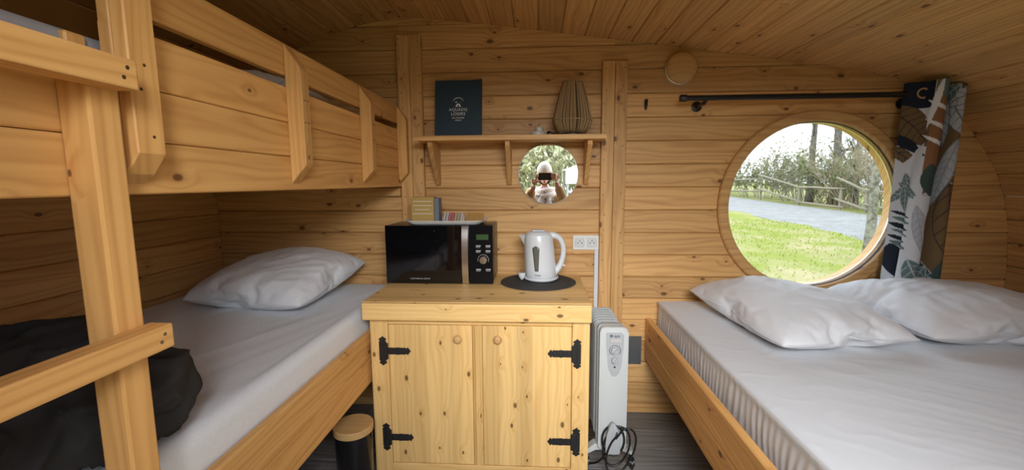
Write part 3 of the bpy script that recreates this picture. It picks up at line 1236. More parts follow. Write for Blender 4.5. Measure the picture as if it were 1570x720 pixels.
def hinge(door_, hx, hz, sgn, tipx):
    bm = B()
    y0, y1 = CY - 0.0045, CY - 0.0008
    H = 0.0618
    half = spade(H, 0.0140)
    # vertical leaf
    pts = [(hx + w, hz + H - d) for d, w in half] + [(hx + w, hz - H + d) for d, w in half[::-1]]
    pts += [(hx - w, hz - H + d) for d, w in half[1:]] + [(hx - w, hz + H - d) for d, w in half[::-1][:-1]]
    prism(bm, pts, 'xz', y0, y1, 0.0006)
    # knuckle block and strap
    x1 = hx + sgn * 0.022
    box(bm, min(hx, x1), max(hx, x1), y0 - 0.003, y1, hz - 0.034, hz + 0.034, 0.0015)
    L = abs(tipx - x1)
    hs = [(d, w * 0.98) for d, w in spade(L, 0.0125)]
    body = [(0.036, 0.0145), (0.043, 0.0125), (0.050, 0.0155), (0.058, 0.0150), (0.065, 0.0125), (0.072, 0.0140), (L, 0.0140)]
    seq = hs + [b for b in body if b[0] <= L]
    pts = [(tipx - sgn * d, hz + w) for d, w in seq] + [(tipx - sgn * d, hz - w) for d, w in seq[::-1][:-1]]
    prism(bm, pts, 'xz', y0, y1, 0.0006)
    for dx, dz in ((0, 0.028), (0, 0.004), (0, -0.024)):
        ball(bm, (hx + dx, y0, hz + dz), 0.0042, sy=0.45, u=10, v=6)
    for d in (0.026, 0.050, L - 0.012):
        ball(bm, (tipx - sgn * d, y0, hz), 0.0040, sy=0.45, u=10, v=6)
    return mk('hinge', bm, M['blackmatt'], door_)


for x0, x1, sgn, kx in ((-0.602, -0.260, 1, -0.315), (-0.219, 0.137, -1, -0.155)):
    bm = B()
    box(bm, x0, x1, CY + 0.0005, CY + 0.0195, 0.0582, 0.655, 0.0025)
    d = mk('door', bm, M['cabZ'], cab)
    bm = B()
    lathe(bm, [(0.006, 0.0), (0.0065, -0.006), (0.0135, -0.010), (0.0168, -0.016), (0.0165, -0.021), (0.0135, -0.026), (0.008, -0.0285), (0.002, -0.0293)], (kx, CY + 0.0005, 0.604), 'Y', 24)
    mk('knob', bm, M['domewood'], d, True)
    for hz in (0.546, 0.173):
        hx = -0.625 if sgn > 0 else 0.159
        hinge(d, hx, hz, sgn, hx + sgn * (0.115 if sgn > 0 else 0.117))

# ------------------------------------------------------------------ microwave
mw = empty('microwave', (-0.45, 2.05, 0.754), 'black microwave with chrome handle on the cupboard top', 'microwave')
bm = B()
box(bm, -0.700, -0.203, 1.950, 2.165, 0.762, 1.028, 0.006, 2)
mk('case', bm, M['blackcase'], mw, 'auto')
for x0 in (-0.67, -0.26):
    for y0 in (1.975, 2.12):
        bm = B()
        lathe(bm, [(0.014, 0.0), (0.014, 0.0085)], (x0 + 0.01, y0, 0.754), 'Z', 14)
        mk('foot', bm, M['black'], mw)
bm = B()
prism(bm, rrect(-0.703, -0.3465, 0.757, 1.028, 0.004, 3), 'xz', 1.930, 1.9495, 0.002)
d = mk('door', bm, M['blackgloss'], mw)
bm = B()
prism(bm, rrect(-0.672, -0.470, 0.800, 1.005, 0.006, 3), 'xz', 1.9288, 1.9299)
mk('door_window', bm, M['blackgloss'], d)
bm = B()
pts = [(1.9295, 0.757), (1.9225, 0.775), (1.915, 0.83), (1.912, 0.893), (1.915, 0.955), (1.9225, 1.01), (1.9295, 1.0265)]
prism(bm, pts + [(1.9298, 1.0265), (1.9298, 0.757)], 'yz', -0.344, -0.315)
mk('handle', bm, M['chrome'], d, 'auto')
text('door_mark', '\u25be CONTINENTAL EDISON', 0.0085, (-0.545, 1.9293, 0.7795), M['greyprint'], d)
bm = B()
prism(bm, rrect(-0.3125, -0.202, 0.757, 1.028, 0.004, 3), 'xz', 1.930, 1.9495, 0.002)
pn = mk('control_panel', bm, M['panelblack'], mw)
bm = B()
box(bm, -0.278, -0.222, 1.9284, 1.9299, 0.962, 0.987, 0.0005)
mk('display', bm, M['lcd'], pn)
for cx_ in (-0.270, -0.225):
    for cz_ in (0.934, 0.911, 0.824):
        bm = B()
        prism(bm, [(cx_ - 0.011, cz_ - 0.003), (cx_ + 0.011, cz_ - 0.003), (cx_ + 0.0125, cz_ + 0.003), (cx_ - 0.0095, cz_ + 0.003)], 'xz', 1.9283, 1.9299, 0.0004)
        box(bm, cx_ - 0.010, cx_ + 0.010, 1.9294, 1.9299, cz_ - 0.0080, cz_ - 0.0062)
        mk('button', bm, M['greyprint'], pn)
bm = B()
lathe(bm, [(0.0185, 0.0), (0.0185, -0.010), (0.016, -0.013), (0.003, -0.0135)], (-0.247, 1.9299, 0.869), 'Y', 28)
kb = mk('dial', bm, M['chrome'], pn, 'auto')
bm = B()
tube(bm, [(-0.247 + 0.025 * math.cos(t), 1.9294, 0.869 + 0.025 * math.sin(t)) for t in [math.radians(200 - 11 * i) for i in range(21)]], 0.0009, 5)
mk('dial_scale', bm, M['greyprint'], pn)

# tray and what lies on it
tray = empty('tray', (-0.43, 2.0, 1.0285), 'white serving tray with flared rim on top of the microwave', 'tray')
bm = B()
TX0, TX1, TY0, TY1 = -0.615, -0.240, 1.925, 2.125


def tray_ring(e, z, k=8):
    return [(p[0], p[1], z) for p in rrect(TX0 + 0.03 - e, TX1 - 0.03 + e, TY0 + 0.022 - e * 0.72, TY1 - 0.022 + e * 0.72, 0.03 + e * 0.5, k)]


loops = [tray_ring(0.0, 1.0285), tray_ring(0.012, 1.034), tray_ring(0.030, 1.0475), tray_ring(0.0295, 1.0490), tray_ring(0.011, 1.0365), tray_ring(0.0, 1.0325)]
R = [[bm.verts.new(p) for p in lp] for lp in loops]
for a, b in zip(R[:-1], R[1:]):
    for i in range(len(a)):
        j = (i + 1) % len(a)
        bm.faces.new((a[i], a[j], b[j], b[i]))
bm.faces.new(R[0][::-1])
bm.faces.new(R[-1])
mk('tray_body', bm, M['white'], tray, 'auto')

bx = empty('card_box', (-0.53, 1.99, 1.033), 'small gold card box with white lines of print on the tray', 'box')
bm = B()
box(bm, -0.584, -0.478, 1.960, 2.03, 1.0332, 1.157, 0.001)
mk('carton', bm, M['gold'], bx)
for zz, w in ((1.137, 0.043), (1.118, 0.043), (1.099, 0.034), (1.080, 0.047)):
    bm = B()
    box(bm, -0.531 - w, -0.531 + w, 1.9592, 1.9599, zz - 0.0009, zz + 0.0009)
    mk('printed_line', bm, M['print'], bx)
bm = B()
box(bm, -0.4775, -0.4565, 1.968, 2.032, 1.0332, 1.152, 0.001)
tag(mk('card_box', bm, M['bluegrey']), 'narrow blue grey card box behind the gold box', 'box')

cols = ['greyp', 'greyp', 'pink', 'pink', 'tanp', 'tanp', 'greyp']
words = ['pale grey sugar stick leftmost in the tray row', 'pale grey sugar stick second from the gold box', 'pink sugar stick nearer the gold box',
         'pink sugar stick beside a tan stick', 'tan sugar stick beside the pink stick', 'tan sugar stick nearer the gold packet', 'pale grey sugar stick at the right end, beside gold packet']
for i, (c, wd) in enumerate(zip(cols, words)):
    x = -0.4375 + i * 0.0135
    bm = B()
    tube(bm, [(x, 1.976, 1.0385), (x, 1.978, 1.0405), (x, 2.018, 1.0765), (x, 2.020, 1.0785)], [0.0042, 0.0058, 0.0058, 0.0042], 8)
    box(bm, x - 0.0055, x + 0.0055, 2.0175, 2.0195, 1.0775, 1.082)
    tag(mk('sugar_stick', bm, M[c]), wd, 'sugar stick', 'sugar sticks on the tray')
bm = B()
prism(bm, [(2.022, 1.0332), (2.050, 1.0332), (2.050, 1.070), (2.026, 1.070)], 'yz', -0.447, -0.346, 0.001)
tag(mk('card_box', bm, M['tanp']), 'low tan carton behind the row of sugar sticks', 'box')
bm = B()
prism(bm, [(2.00, 1.0335), (2.09, 1.0335), (2.095, 1.072), (2.088, 1.074)], 'yz', -0.341, -0.262, 0.001)
tag(mk('snack_packet', bm, M['goldfoil']), 'gold foil biscuit packet propped on the tray', 'packet')
for i, (x, c, wd) in enumerate(((-0.330, 'paper', 'white paper sachet at the left in front of gold packet'), (-0.304, 'brownp', 'dark brown sachet in front of gold packet'),
                                (-0.279, 'paper', 'white paper sachet at the right in front of gold packet'))):
    bm = B()
    prism(bm, [(1.947, 1.0335), (1.995, 1.0335), (1.995, 1.036), (1.975, 1.041), (1.947, 1.036)], 'yz', x - 0.0115, x + 0.0115, 0.0008)
    tag(mk('sachet', bm, M[c]), wd, 'sachet', 'sachets on the tray')

# ------------------------------------------------------------------ kettle and mat
pm = empty('placemat', (0.005, 1.99, 0.754), 'round charcoal woven placemat under the kettle', 'placemat')
bm = B()
lathe(bm, [(0.174, 0.0003), (0.1775, 0.002), (0.1765, 0.0038), (0.172, 0.0042), (0.001, 0.0042)], (0.005, 1.987, 0.754), 'Z', 64)
mk('mat_disc', bm, M['slate'], pm, 'auto')
for i in range(9):
    bm = B()
    rr_ = 0.170 - i * 0.019
    tube(bm, [(0.005 + rr_ * math.cos(2 * PI * k / 48), 1.987 + rr_ * math.sin(2 * PI * k / 48), 0.7578) for k in range(48)], 0.0024, 5, True)
    mk('braid', bm, M['slate'], pm, True)

KZ = 0.7605
KX, KYc = 0.016, 2.02
ket = empty('kettle', (KX, KYc, KZ), 'white electric kettle with smoked water gauge on the dark placemat', 'kettle')
bm = B()
lathe(bm, [(0.060, 0.0), (0.074, 0.003), (0.0755, 0.010), (0.0735, 0.016), (0.066, 0.0175)], (KX + 0.003, KYc, KZ), 'Z', 40)
mk('power_base', bm, M['white'], ket, 'auto')
sh = lambda h: 0.003 - h * 0.062
bm = B()
lathe(bm, [(0.055, 0.0175), (0.0715, 0.018), (0.0745, 0.026), (0.0745, 0.06), (0.0725, 0.12), (0.0690, 0.18), (0.0660, 0.214), (0.0640, 0.2185), (0.0600, 0.2195)], (KX, KYc, KZ), 'Z', 48, shear=sh)
body = mk('body', bm, M['white'], ket, 'auto')
bm = B()
lathe(bm, [(0.0590, 0.2196), (0.0590, 0.2215), (0.054, 0.2275), (0.040, 0.2325), (0.020, 0.2345), (0.002, 0.235)], (KX, KYc, KZ), 'Z', 40, shear=sh)
mk('lid', bm, M['white'], ket, 'auto')
bm = B()
box(bm, KX - 0.040, KX + 0.018, KYc - 0.02, KYc + 0.02, KZ + 0.233, KZ + 0.239, 0.003, 2)
mk('lid_latch', bm, M['white'], ket, 'auto')
# spout: a tapered beak on the left
bm = B()
sp = []
for dz, ext_, w in ((0.150, 0.0655, 0.010), (0.175, 0.075, 0.016), (0.200, 0.085, 0.020), (0.2155, 0.093, 0.021)):
    cx_ = KX + sh(dz)
    sp.append([bm.verts.new((cx_ - ext_, KYc, KZ + dz)), bm.verts.new((cx_ - 0.060, KYc - w, KZ + dz)), bm.verts.new((cx_ - 0.050, KYc, KZ + dz)), bm.verts.new((cx_ - 0.060, KYc + w, KZ + dz))])
for a, b in zip(sp[:-1], sp[1:]):
    for i in range(4):
        bm.faces.new((a[i], a[(i + 1) % 4], b[(i + 1) % 4], b[i]))
bm.faces.new(sp[0][::-1])
bm.faces.new(sp[-1])
mk('spout', bm, M['white'], ket)
# handle: a broad loop
hp = smooth_path([(KX + 0.030, KYc, KZ + 0.210), (KX + 0.062, KYc, KZ + 0.212), (KX + 0.090, KYc, KZ + 0.198), (KX + 0.106, KYc, KZ + 0.165), (KX + 0.108, KYc, KZ + 0.125),
                  (KX + 0.099, KYc, KZ + 0.085), (KX + 0.084, KYc, KZ + 0.055), (KX + 0.062, KYc, KZ + 0.032)], 6)
bm = B()
k = len(hp)
tube(bm, hp, [0.0125 + 0.007 * abs(2 * i / (k - 1) - 1) ** 2 for i in range(k)], 14)
mk('handle', bm, M['white'], ket, True)
bm = B()
box(bm, KX + 0.098, KX + 0.118, KYc - 0.008, KYc + 0.008, KZ + 0.066, KZ + 0.072, 0.002)
mk('switch', bm, M['offwhite'], ket)


def kettle_front(x, z, lift=0.0006):
    h = z - KZ
    prof = [(0.0745, 0.026), (0.0745, 0.06), (0.0725, 0.12), (0.0690, 0.18), (0.0660, 0.214)]
    rad = prof[-1][0]
    for (r0, h0), (r1, h1) in zip(prof[:-1], prof[1:]):
        if h0 <= h <= h1:
            rad = r0 + (r1 - r0) * (h - h0) / (h1 - h0)
            break
    dx = x - (KX + sh(h))
    return (x, KYc - math.sqrt(max(1e-6, rad * rad - dx * dx)) - lift, z)


bm = B()
outl = []
NZ = 14
for i in range(NZ + 1):
    t = i / NZ
    z = KZ + 0.052 + 0.118 * t
    w = (0.0085 + 0.009 * t) * (math.sqrt(max(0.0, 1 - ((t - 0.88) / 0.12) ** 2)) if t > 0.88 else 1.0)
    cx_ = KX - 0.018 - 0.004 * t
    outl.append([bm.verts.new(kettle_front(cx_ + s * w, z)) for s in (-1, -0.4, 0.4, 1)])
for a, b in zip(outl[:-1], outl[1:]):
    for i in range(3):
        bm.faces.new((a[i], a[i + 1], b[i + 1], b[i]))
gm = mk('water_gauge', bm, M['window_strip'], ket, True)
sol = gm.modifiers.new('solid', 'SOLIDIFY')
sol.thickness = 0.0012
text('kettle_mark', 'Tristar', 0.011, (KX - 0.012, KYc - 0.0752, KZ + 0.034), M['darkprint'], ket)
bm = B()
cp = []
for i in range(66):
    t = PI * 1.05 + 2 * PI * i / 40
    cp.append((KX + 0.003 + 0.0795 * math.cos(t), KYc + 0.0795 * math.sin(t), KZ + 0.0085 + 0.004 * (i / 40)))
cp = cp + [(KX - 0.086, KYc - 0.03, KZ + 0.014), (KX - 0.090, KYc - 0.037, KZ + 0.020)]
tube(bm, cp, 0.0029, 7)
mk('power_cord', bm, M['white'], ket, True)
bm = B()
lathe(bm, [(0.005, -0.014), (0.010, -0.008), (0.0165, 0.004), (0.0175, 0.014), (0.0165, 0.018), (0.002, 0.018)], (KX - 0.087, KYc - 0.045, KZ + 0.022), 'Z', 18)
pl = mk('plug', bm, M['white'], ket, 'auto')
bm = B()
for dx in (-0.007, 0.007):
    lathe(bm, [(0.002, 0.018), (0.002, 0.034)], (KX - 0.087 + dx, KYc - 0.045, KZ + 0.022), 'Z', 8)
mk('pins', bm, M['chrome'], pl)

# ------------------------------------------------------------------ sockets and cable cover
so = empty('wall_socket', (0.249, 2.197, 0.876), 'white double wall socket above the cupboard end', 'socket')
bm = B()
prism(bm, rrect(0.183, 0.3145, 0.877, 0.952, 0.004, 3), 'xz', 2.188, 2.1997, 0.0015)
mk('cover_plate', bm, M['offwhite'], so)
for cx_ in (0.2175, 0.2795):
    bm = B()
    prism(bm, rrect(cx_ - 0.0245, cx_ + 0.0245, 0.890, 0.939, 0.004, 3), 'xz', 2.1845, 2.1879, 0.0012)
    ins = mk('socket_insert', bm, M['white'], so)
    bm = B()
    ring_lathe(bm, [(0.020, -0.0012), (0.0215, -0.0012), (0.0215, 0.0), (0.020, 0.0)], (cx_, 2.1845, 0.9145), 'Y', 32)
    mk('recess_rim', bm, M['greyp'], ins)
    bm = B()
    for dx, dz in ((-0.0095, 0.0), (0.0095, 0.0), (0.0, 0.0105)):
        lathe(bm, [(0.0030, 0.0), (0.0030, -0.0006)], (cx_ + dx, 2.1845, 0.9135 + dz), 'Y', 12)
    mk('pin_holes', bm, M['black'], ins)
bm = B()
box(bm, 0.2930, 0.3140, 2.1875, 2.1997, 0.03, 0.8766, 0.0015)
tag(mk('cable_cover', bm, M['white']), 'white vertical cable trunking below the double socket', 'trunking')

# ------------------------------------------------------------------ shelf and what stands on it
shf = empty('wall_shelf', (-0.13, 2.1, 1.41), 'pine wall shelf on three brackets between the posts', 'shelf')
SZ = 1.437
bm = B()
box(bm, -0.5715, 0.3135, 2.002, 2.168, SZ - 0.019, SZ, 0.002)
box(bm, -0.5715, 0.3135, 2.168, 2.1985, SZ - 0.019, SZ, 0.002)
mk('shelf_board', bm, M['wallX'], shf)
bm = B()
box(bm, -0.576, 0.3145, 1.988, 2.0015, SZ - 0.022, SZ + 0.0005, 0.002)
mk('shelf_lipping', bm, M['wallX'], shf)
for x0 in (-0.515, -0.150, 0.232):
    bm = B()
    prism(bm, [(2.1985, 1.212), (2.175, 1.212), (2.02, SZ - 0.045), (2.02, SZ - 0.0195), (2.1985, SZ - 0.0195)], 'yz', x0, x0 + 0.022, 0.002)
    mk('bracket', bm, M['wallZ'], shf)

book = empty('folder', (-0.387, 2.118, SZ + 0.0005), 'dark blue booklet with white emblem standing on the shelf', 'folder', rot=(math.radians(-9), 0, 0))
bm = B()
prism(bm, [(-0.1135, 0.0), (0.1165, 0.0), (0.1165, 0.292), (0.06, 0.287), (-0.1135, 0.288)], 'xz', 0.0, 0.0018)
ck = mk('front_cover', bm, M['navy'], book, local=True)
bm = B()
box(bm, -0.111, 0.112, 0.002, 0.0085, 0.002, 0.284)
mk('pages', bm, M['paper'], book, local=True)
bm = B()
box(bm, -0.1135, 0.1165, 0.0087, 0.0105, 0.0, 0.288)
box(bm, -0.1150, -0.1137, 0.0, 0.0105, 0.0, 0.288)
mk('back_cover', bm, M['navy'], book, local=True)
text('title', 'AQUADIS', 0.0205, (0.0, -0.0003, 0.141), M['print'], ck, local=True, space=1.05)
text('title', 'LOISIRS', 0.0205, (0.0, -0.0003, 0.120), M['print'], ck, local=True, space=1.05)
text('subtitle', 'Les campings', 0.0115, (0.0, -0.0003, 0.102), M['print'], ck, local=True)
text('subtitle', 'nature', 0.0115, (0.0, -0.0003, 0.0895), M['print'], ck, local=True)
bm = B()
o_, i_ = [], []
for q in range(13):
    t = math.radians(155 - 130 * q / 12)
    o_.append((0.029 * math.cos(t), 0.173 + 0.029 * math.sin(t)))
    i_.append((0.028 * math.cos(t), 0.1725 + 0.0265 * math.sin(t)))
prism(bm, o_ + i_[::-1], 'xz', -0.0007, -0.0001)
tent = [(-0.0145, 0.1555)] + [(-0.0125 * math.cos(t) * 1.0, 0.1565 + 0.0155 * math.sin(t)) for t in [math.radians(10 + 16 * q) for q in range(11)]] + [(0.0145, 0.1555)]
prism(bm, tent, 'xz', -0.0007, -0.0001)
prism(bm, circle2(-0.0105, 0.1785, 0.0036, 12), 'xz', -0.0007, -0.0001)
for dx, dz in ((-0.002, 0.180), (0.012, 0.181), (0.015, 0.174)):
    prism(bm, circle2(dx, dz, 0.0011, 6), 'xz', -0.0007, -0.0001)
mk('emblem', bm, M['print'], ck, local=True)
bm = B()
prism(bm, [(-0.004, 0.1556), (-0.0035, 0.162), (0.0, 0.1655), (0.0035, 0.162), (0.004, 0.1556)], 'xz', -0.0011, -0.0008)
mk('emblem_door', bm, M['navy'], ck, local=True)

# corded table lamp lying in for a lantern
lp = empty('table_lamp', (0.166, 2.093, SZ), 'small lantern lamp wound with jute cord on the shelf', 'lamp')
LPX, LPY, LPZ = 0.166, 2.093, SZ + 0.0015
prof = [(0.060, 0.010), (0.074, 0.030), (0.0885, 0.062), (0.0895, 0.074), (0.083, 0.105), (0.070, 0.160), (0.058, 0.205), (0.047, 0.238), (0.0425, 0.247)]
bm = B()
for i in range(64):
    t = 2 * PI * i / 64
    rr = random.Random(i)
    t0 = t + rr.uniform(-.02, .02)
    ptsl = [(LPX + r * math.cos(t0), LPY + r * math.sin(t0), LPZ + h) for r, h in prof]
    tube(bm, ptsl, 0.0030, 5)
mk('cord_winding', bm, M['rope'], lp, True, kind='stuff')
bm = B()
lathe(bm, [(0.055, 0.012), (0.084, 0.066), (0.066, 0.160), (0.042, 0.236)], (LPX, LPY, LPZ), 'Z', 40)
mk('shade_lining', bm, plain('dark_lining', (0.10, 0.06, 0.03), 0.9), lp, True)
for r_, h_, nm in ((0.0915, 0.070, 'cord_band'), (0.0445, 0.247, 'cord_band')):
    bm = B()
    tube(bm, [(LPX + r_ * math.cos(2 * PI * i / 48), LPY + r_ * math.sin(2 * PI * i / 48), LPZ + h_) for i in range(48)], 0.0024, 6, True)
    mk(nm, bm, M['rope'], lp, True)
for k in range(8):
    t = 2 * PI * (k + 0.5) / 8 - 0.2
    bm = B()
    tube(bm, [(LPX + (r + 0.0015) * math.cos(t), LPY + (r + 0.0015) * math.sin(t), LPZ + h) for r, h in prof], 0.0018, 5)
    mk('wire_rib', bm, M['black'], lp, True)
bm = B()
lathe(bm, [(0.0445, 0.247), (0.040, 0.253), (0.02, 0.256), (0.002, 0.257)], (LPX, LPY, LPZ), 'Z', 32)
mk('top_cap', bm, M['rope'], lp, True)
bm = B()
lathe(bm, [(0.070, 0.0), (0.070, 0.006), (0.058, 0.0105)], (LPX, LPY, LPZ), 'Z', 36)
mk('base', bm, M['black'], lp, 'auto')
bm = B()
tube(bm, smooth_path([(LPX + 0.06, LPY, LPZ + 0.004), (LPX + 0.10, LPY - 0.03, LPZ + 0.003), (LPX + 0.125, LPY + 0.02, LPZ + 0.003), (LPX + 0.135, LPY + 0.09, LPZ + 0.004)], 5), 0.0025, 6)
mk('cable', bm, M['black'], lp, True)
bm = B()
tube(bm, smooth_path([(LPX - 0.06, LPY - 0.01, LPZ + 0.004), (LPX - 0.09, LPY - 0.03, LPZ + 0.010), (LPX - 0.115, LPY - 0.025, LPZ + 0.018), (LPX - 0.11, LPY - 0.01, LPZ + 0.005), (LPX - 0.08, LPY - 0.02, LPZ + 0.005)], 5), 0.005, 6)
mk('cable', bm, M['black'], lp, True)

cd = empty('tealight', (0.004, 2.09, SZ), 'pale tealight stack on the shelf left of the corded lamp', 'candle')
bm = B()
lathe(bm, [(0.036, 0.0003), (0.038, 0.004), (0.038, 0.019), (0.036, 0.022), (0.002, 0.022)], (0.004, 2.09, SZ), 'Z', 28)
mk('cup', bm, M['wax'], cd, 'auto')
bm = B()
lathe(bm, [(0.017, 0.0222), (0.018, 0.025), (0.018, 0.042), (0.016, 0.044), (0.002, 0.044)], (0.009, 2.09, SZ), 'Z', 22)
mk('inner_cup', bm, M['wax'], cd, 'auto')
bm = B()
tube(bm, [(0.009, 2.09, SZ + 0.044), (0.0095, 2.09, SZ + 0.052), (0.008, 2.089, SZ + 0.062)], 0.0030, 6)
mk('wick', bm, M['rope'], cd)

# ------------------------------------------------------------------ mirror
mi = empty('mirror', (0.055, 2.19, 1.112), 'round frameless mirror hung under the shelf', 'mirror')
tilt = Matrix.Translation((0.055, 2.187, 1.262)) @ Matrix.Rotation(0.011, 4, 'X') @ Matrix.Rotation(-0.0065, 4, 'Z') @ Matrix.Translation((-0.055, -2.187, -1.262))
bm = B()
lathe(bm, [(0.1505, 0.006), (0.1505, 0.0015), (0.1490, 0.0)], (0.055, 2.184, 1.262), 'Y', 72)
bmesh.ops.transform(bm, matrix=tilt, verts=bm.verts)
mk('glass_edge', bm, M['mirror_edge'], mi, 'auto')
bm = B()
lathe(bm, [(0.1480, 0.0), (0.1480, -0.0005)], (0.055, 2.184, 1.262), 'Y', 72)
bmesh.ops.transform(bm, matrix=tilt, verts=bm.verts)
mk('mirror_face', bm, M['mirror'], mi)
bm = B()
lathe(bm, [(0.03, 0.0), (0.03, 0.0065)], (0.055, 2.1925, 1.262), 'Y', 20)
mk('wall_mount', bm, M['black'], mi)

# ------------------------------------------------------------------ wall lamp, hook, black plate
wl_ = empty('wall_lamp', (0.688, 2.19, 1.684), 'round wooden wall lamp on the boards above the curtain rod', 'wall lamp')
bm = B()
lathe(bm, [(0.060, 0.0), (0.0725, -0.004), (0.0735, -0.018), (0.070, -0.021)], (0.688, YB - 0.0004, 1.758), 'Y', 48)
mk('rim_highlight', bm, M['lampwhite'], wl_, 'auto')  # pale ring peeks out lower left, standing in for the rim highlight
bm = B()
lathe(bm, [(0.0700, -0.0212), (0.0740, -0.024), (0.0730, -0.031), (0.066, -0.038), (0.050, -0.044), (0.025, -0.047), (0.002, -0.048)], (0.6905, YB - 0.0004, 1.7615), 'Y', 48)
mk('wooden_cap', bm, M['domewood'], wl_, True)
hk = empty('coat_hook', (0.532, 2.19, 1.575), 'small black hook on the boards left of the curtain rod', 'hook')
bm = B()
prism(bm, [(0.527, 1.574), (0.532, 1.570), (0.537, 1.574), (0.5405, 1.597), (0.5405, 1.616), (0.536, 1.623), (0.528, 1.623), (0.5235, 1.616), (0.5235, 1.597)], 'xz', 2.196, 2.1998, 0.001)
mk('hook_plate', bm, M['blackmatt'], hk)
bm = B()
tube(bm, smooth_path([(0.532, 2.196, 1.605), (0.532, 2.182, 1.598), (0.532, 2.176, 1.606), (0.532, 2.176, 1.618)], 5), 0.0045, 8)
mk('prong', bm, M['blackmatt'], hk, True)
plt = empty('metal_plate', (0.48, 2.197, 0.265), 'dark brushed metal plate on the wall behind the heater', 'plate')
bm = B()
box(bm, 0.3975, 0.547, 2.1965, 2.1997, 0.266, 0.419, 0.0008)
mk('sheet', bm, M['plate'], plt)
bm = B()
for x, z in ((0.538, 0.410), (0.538, 0.275), (0.406, 0.410), (0.406, 0.275)):
    lathe(bm, [(0.0035, 0.0), (0.0025, -0.0012)], (x, 2.1965, z), 'Y', 10)
mk('screw_heads', bm, M['chrome'], plt)

# ------------------------------------------------------------------ curtain rod and curtain
rod = empty('curtain_rod', (1.2, 2.09, 1.585), 'black curtain rod above the round window', 'curtain rod')
RY, RZ = 2.09, 1.604
bm = B()
tube(bm, [(0.672, RY, RZ), (1.85, RY, RZ)], 0.0125, 16)
mk('pole', bm, M['black'], rod, 'auto')
bm = B()
tube(bm, [(0.660, RY, RZ), (0.6635, RY, RZ), (0.690, RY, RZ), (0.692, RY, RZ)], [0.014, 0.0165, 0.0165, 0.014], 16)
mk('finial', bm, M['black'], rod, 'auto')
for bx_ in (0.775, 1.725):
    bm = B()
    lathe(bm, [(0.025, 0.0), (0.0245, -0.006), (0.012, -0.009), (0.0085, -0.012), (0.0085, -0.10)], (bx_, YB - 0.0004, RZ - 0.022), 'Y', 20)
    tube(bm, [(bx_, RY, RZ - 0.022), (bx_, RY - 0.002, RZ - 0.012)], 0.0088, 10)
    mk('bracket', bm, M['black'], rod, 'auto')

cur = empty('curtain', (1.75, 2.08, 0.6), 'leaf print curtain gathered at the right end of the rod', 'curtain')
plan_top = [(1.648, 2.095), (1.664, 2.076), (1.692, 2.060), (1.716, 2.050), (1.727, 2.020), (1.748, 2.004), (1.770, 2.014), (1.776, 2.050), (1.779, 2.098), (1.790, 2.130),
            (1.801, 2.098), (1.805, 2.045), (1.815, 2.010), (1.833, 2.004), (1.843, 2.030), (1.846, 2.080), (1.852, 2.125), (1.858, 2.150)]
plan_bot = [(1.640, 2.110), (1.646, 2.075), (1.662, 2.048), (1.628, 2.022), (1.636, 1.992), (1.668, 1.986), (1.706, 2.006), (1.722, 2.050), (1.726, 2.100), (1.738, 2.125),
            (1.748, 2.090), (1.752, 2.045), (1.770, 2.010), (1.800, 2.002), (1.826, 2.024), (1.836, 2.080), (1.846, 2.115), (1.856, 2.140)]
NT = 260
A_ = smooth_path([(p[0], p[1], 0) for p in plan_top], 14)
B_ = smooth_path([(p[0], p[1], 0) for p in plan_bot], 14)
NS = len(A_)
arcl = [0.0]
for i in range(NS - 1):
    arcl.append(arcl[-1] + (A_[i + 1] - A_[i]).length)
arcl = np.array(arcl)
ZT, ZB = 1.652, 0.66


def ceil_z(x):
    for (xa, za), (xb, zb) in zip(OUT[1:-1], OUT[2:]):
        if xa <= x <= xb:
            return za + (zb - za) * (x - xa) / (xb - xa)
    return 0


verts, st = [], []
for j in range(NT + 1):
    t = j / NT
    f = t ** 1.15
    for i in range(NS):
        p = A_[i].lerp(B_[i], f)
        top = min(ZT, ceil_z(p.x + 0.004) - 0.014)
        z = top + (ZB - top) * t
        wob = 0.004 * math.sin(t * 9 + i * 0.12) * t
        verts.append((p.x + wob * 0.4, p.y + wob, z))
        st.append((arcl[i], ZT - z))
faces = [(j * NS + i, j * NS + i + 1, (j + 1) * NS + i + 1, (j + 1) * NS + i) for j in range(NT) for i in range(NS - 1)]
st = np.array(st)
WHITE, TEAL, NAVY, RUST, TAUPE, PALE, DTEAL, MIDW = (0.56, 0.58, 0.62), (0.105, 0.165, 0.165), (0.014, 0.018, 0.032), (0.235, 0.115, 0.055), (0.150, 0.095, 0.045), (0.40, 0.42, 0.46), (0.045, 0.075, 0.070), (0.70, 0.71, 0.74)
colr = np.tile(np.array(WHITE), (len(st), 1))


def leaf(s, t, L, W, ang, c, vein=WHITE, nv=7, vw=0.0028, line=0.6):
    """one printed leaf: pointed oval with midrib and side veins; s,t in metres on the cloth, ang from downwards"""
    global colr
    ca, sa = math.cos(ang), math.sin(ang)
    ds, dt = st[:, 0] - s, st[:, 1] - t
    u = dt * ca + ds * sa
    v = -dt * sa + ds * ca
    un = u / L
    hw = W * np.sin(np.clip((un + 0.5), 0, 1) * PI) ** 0.75 * (1.0 - 0.35 * un)
    m = (np.abs(un) < 0.5) & (np.abs(v) < hw)
    colr[m] = np.array(c)
    if vein is not None:
        ph = (un * nv - np.abs(v) / max(W, 1e-4) * 0.9) % 1.0
        mv = m & ((np.abs(v) < vw) | ((ph < 0.13) & (np.abs(v) < hw * 0.95)))
        colr[mv] = np.array(c) * (1 - line) + np.array(vein) * line
        edge = m & (np.abs(v) > hw - vw * 1.2)
        colr[edge] = np.array(vein) * 0.8 + np.array(c) * 0.2


def fleck(s, t, L, W, ang, c):
    leaf(s, t, L, W, ang, c, None)


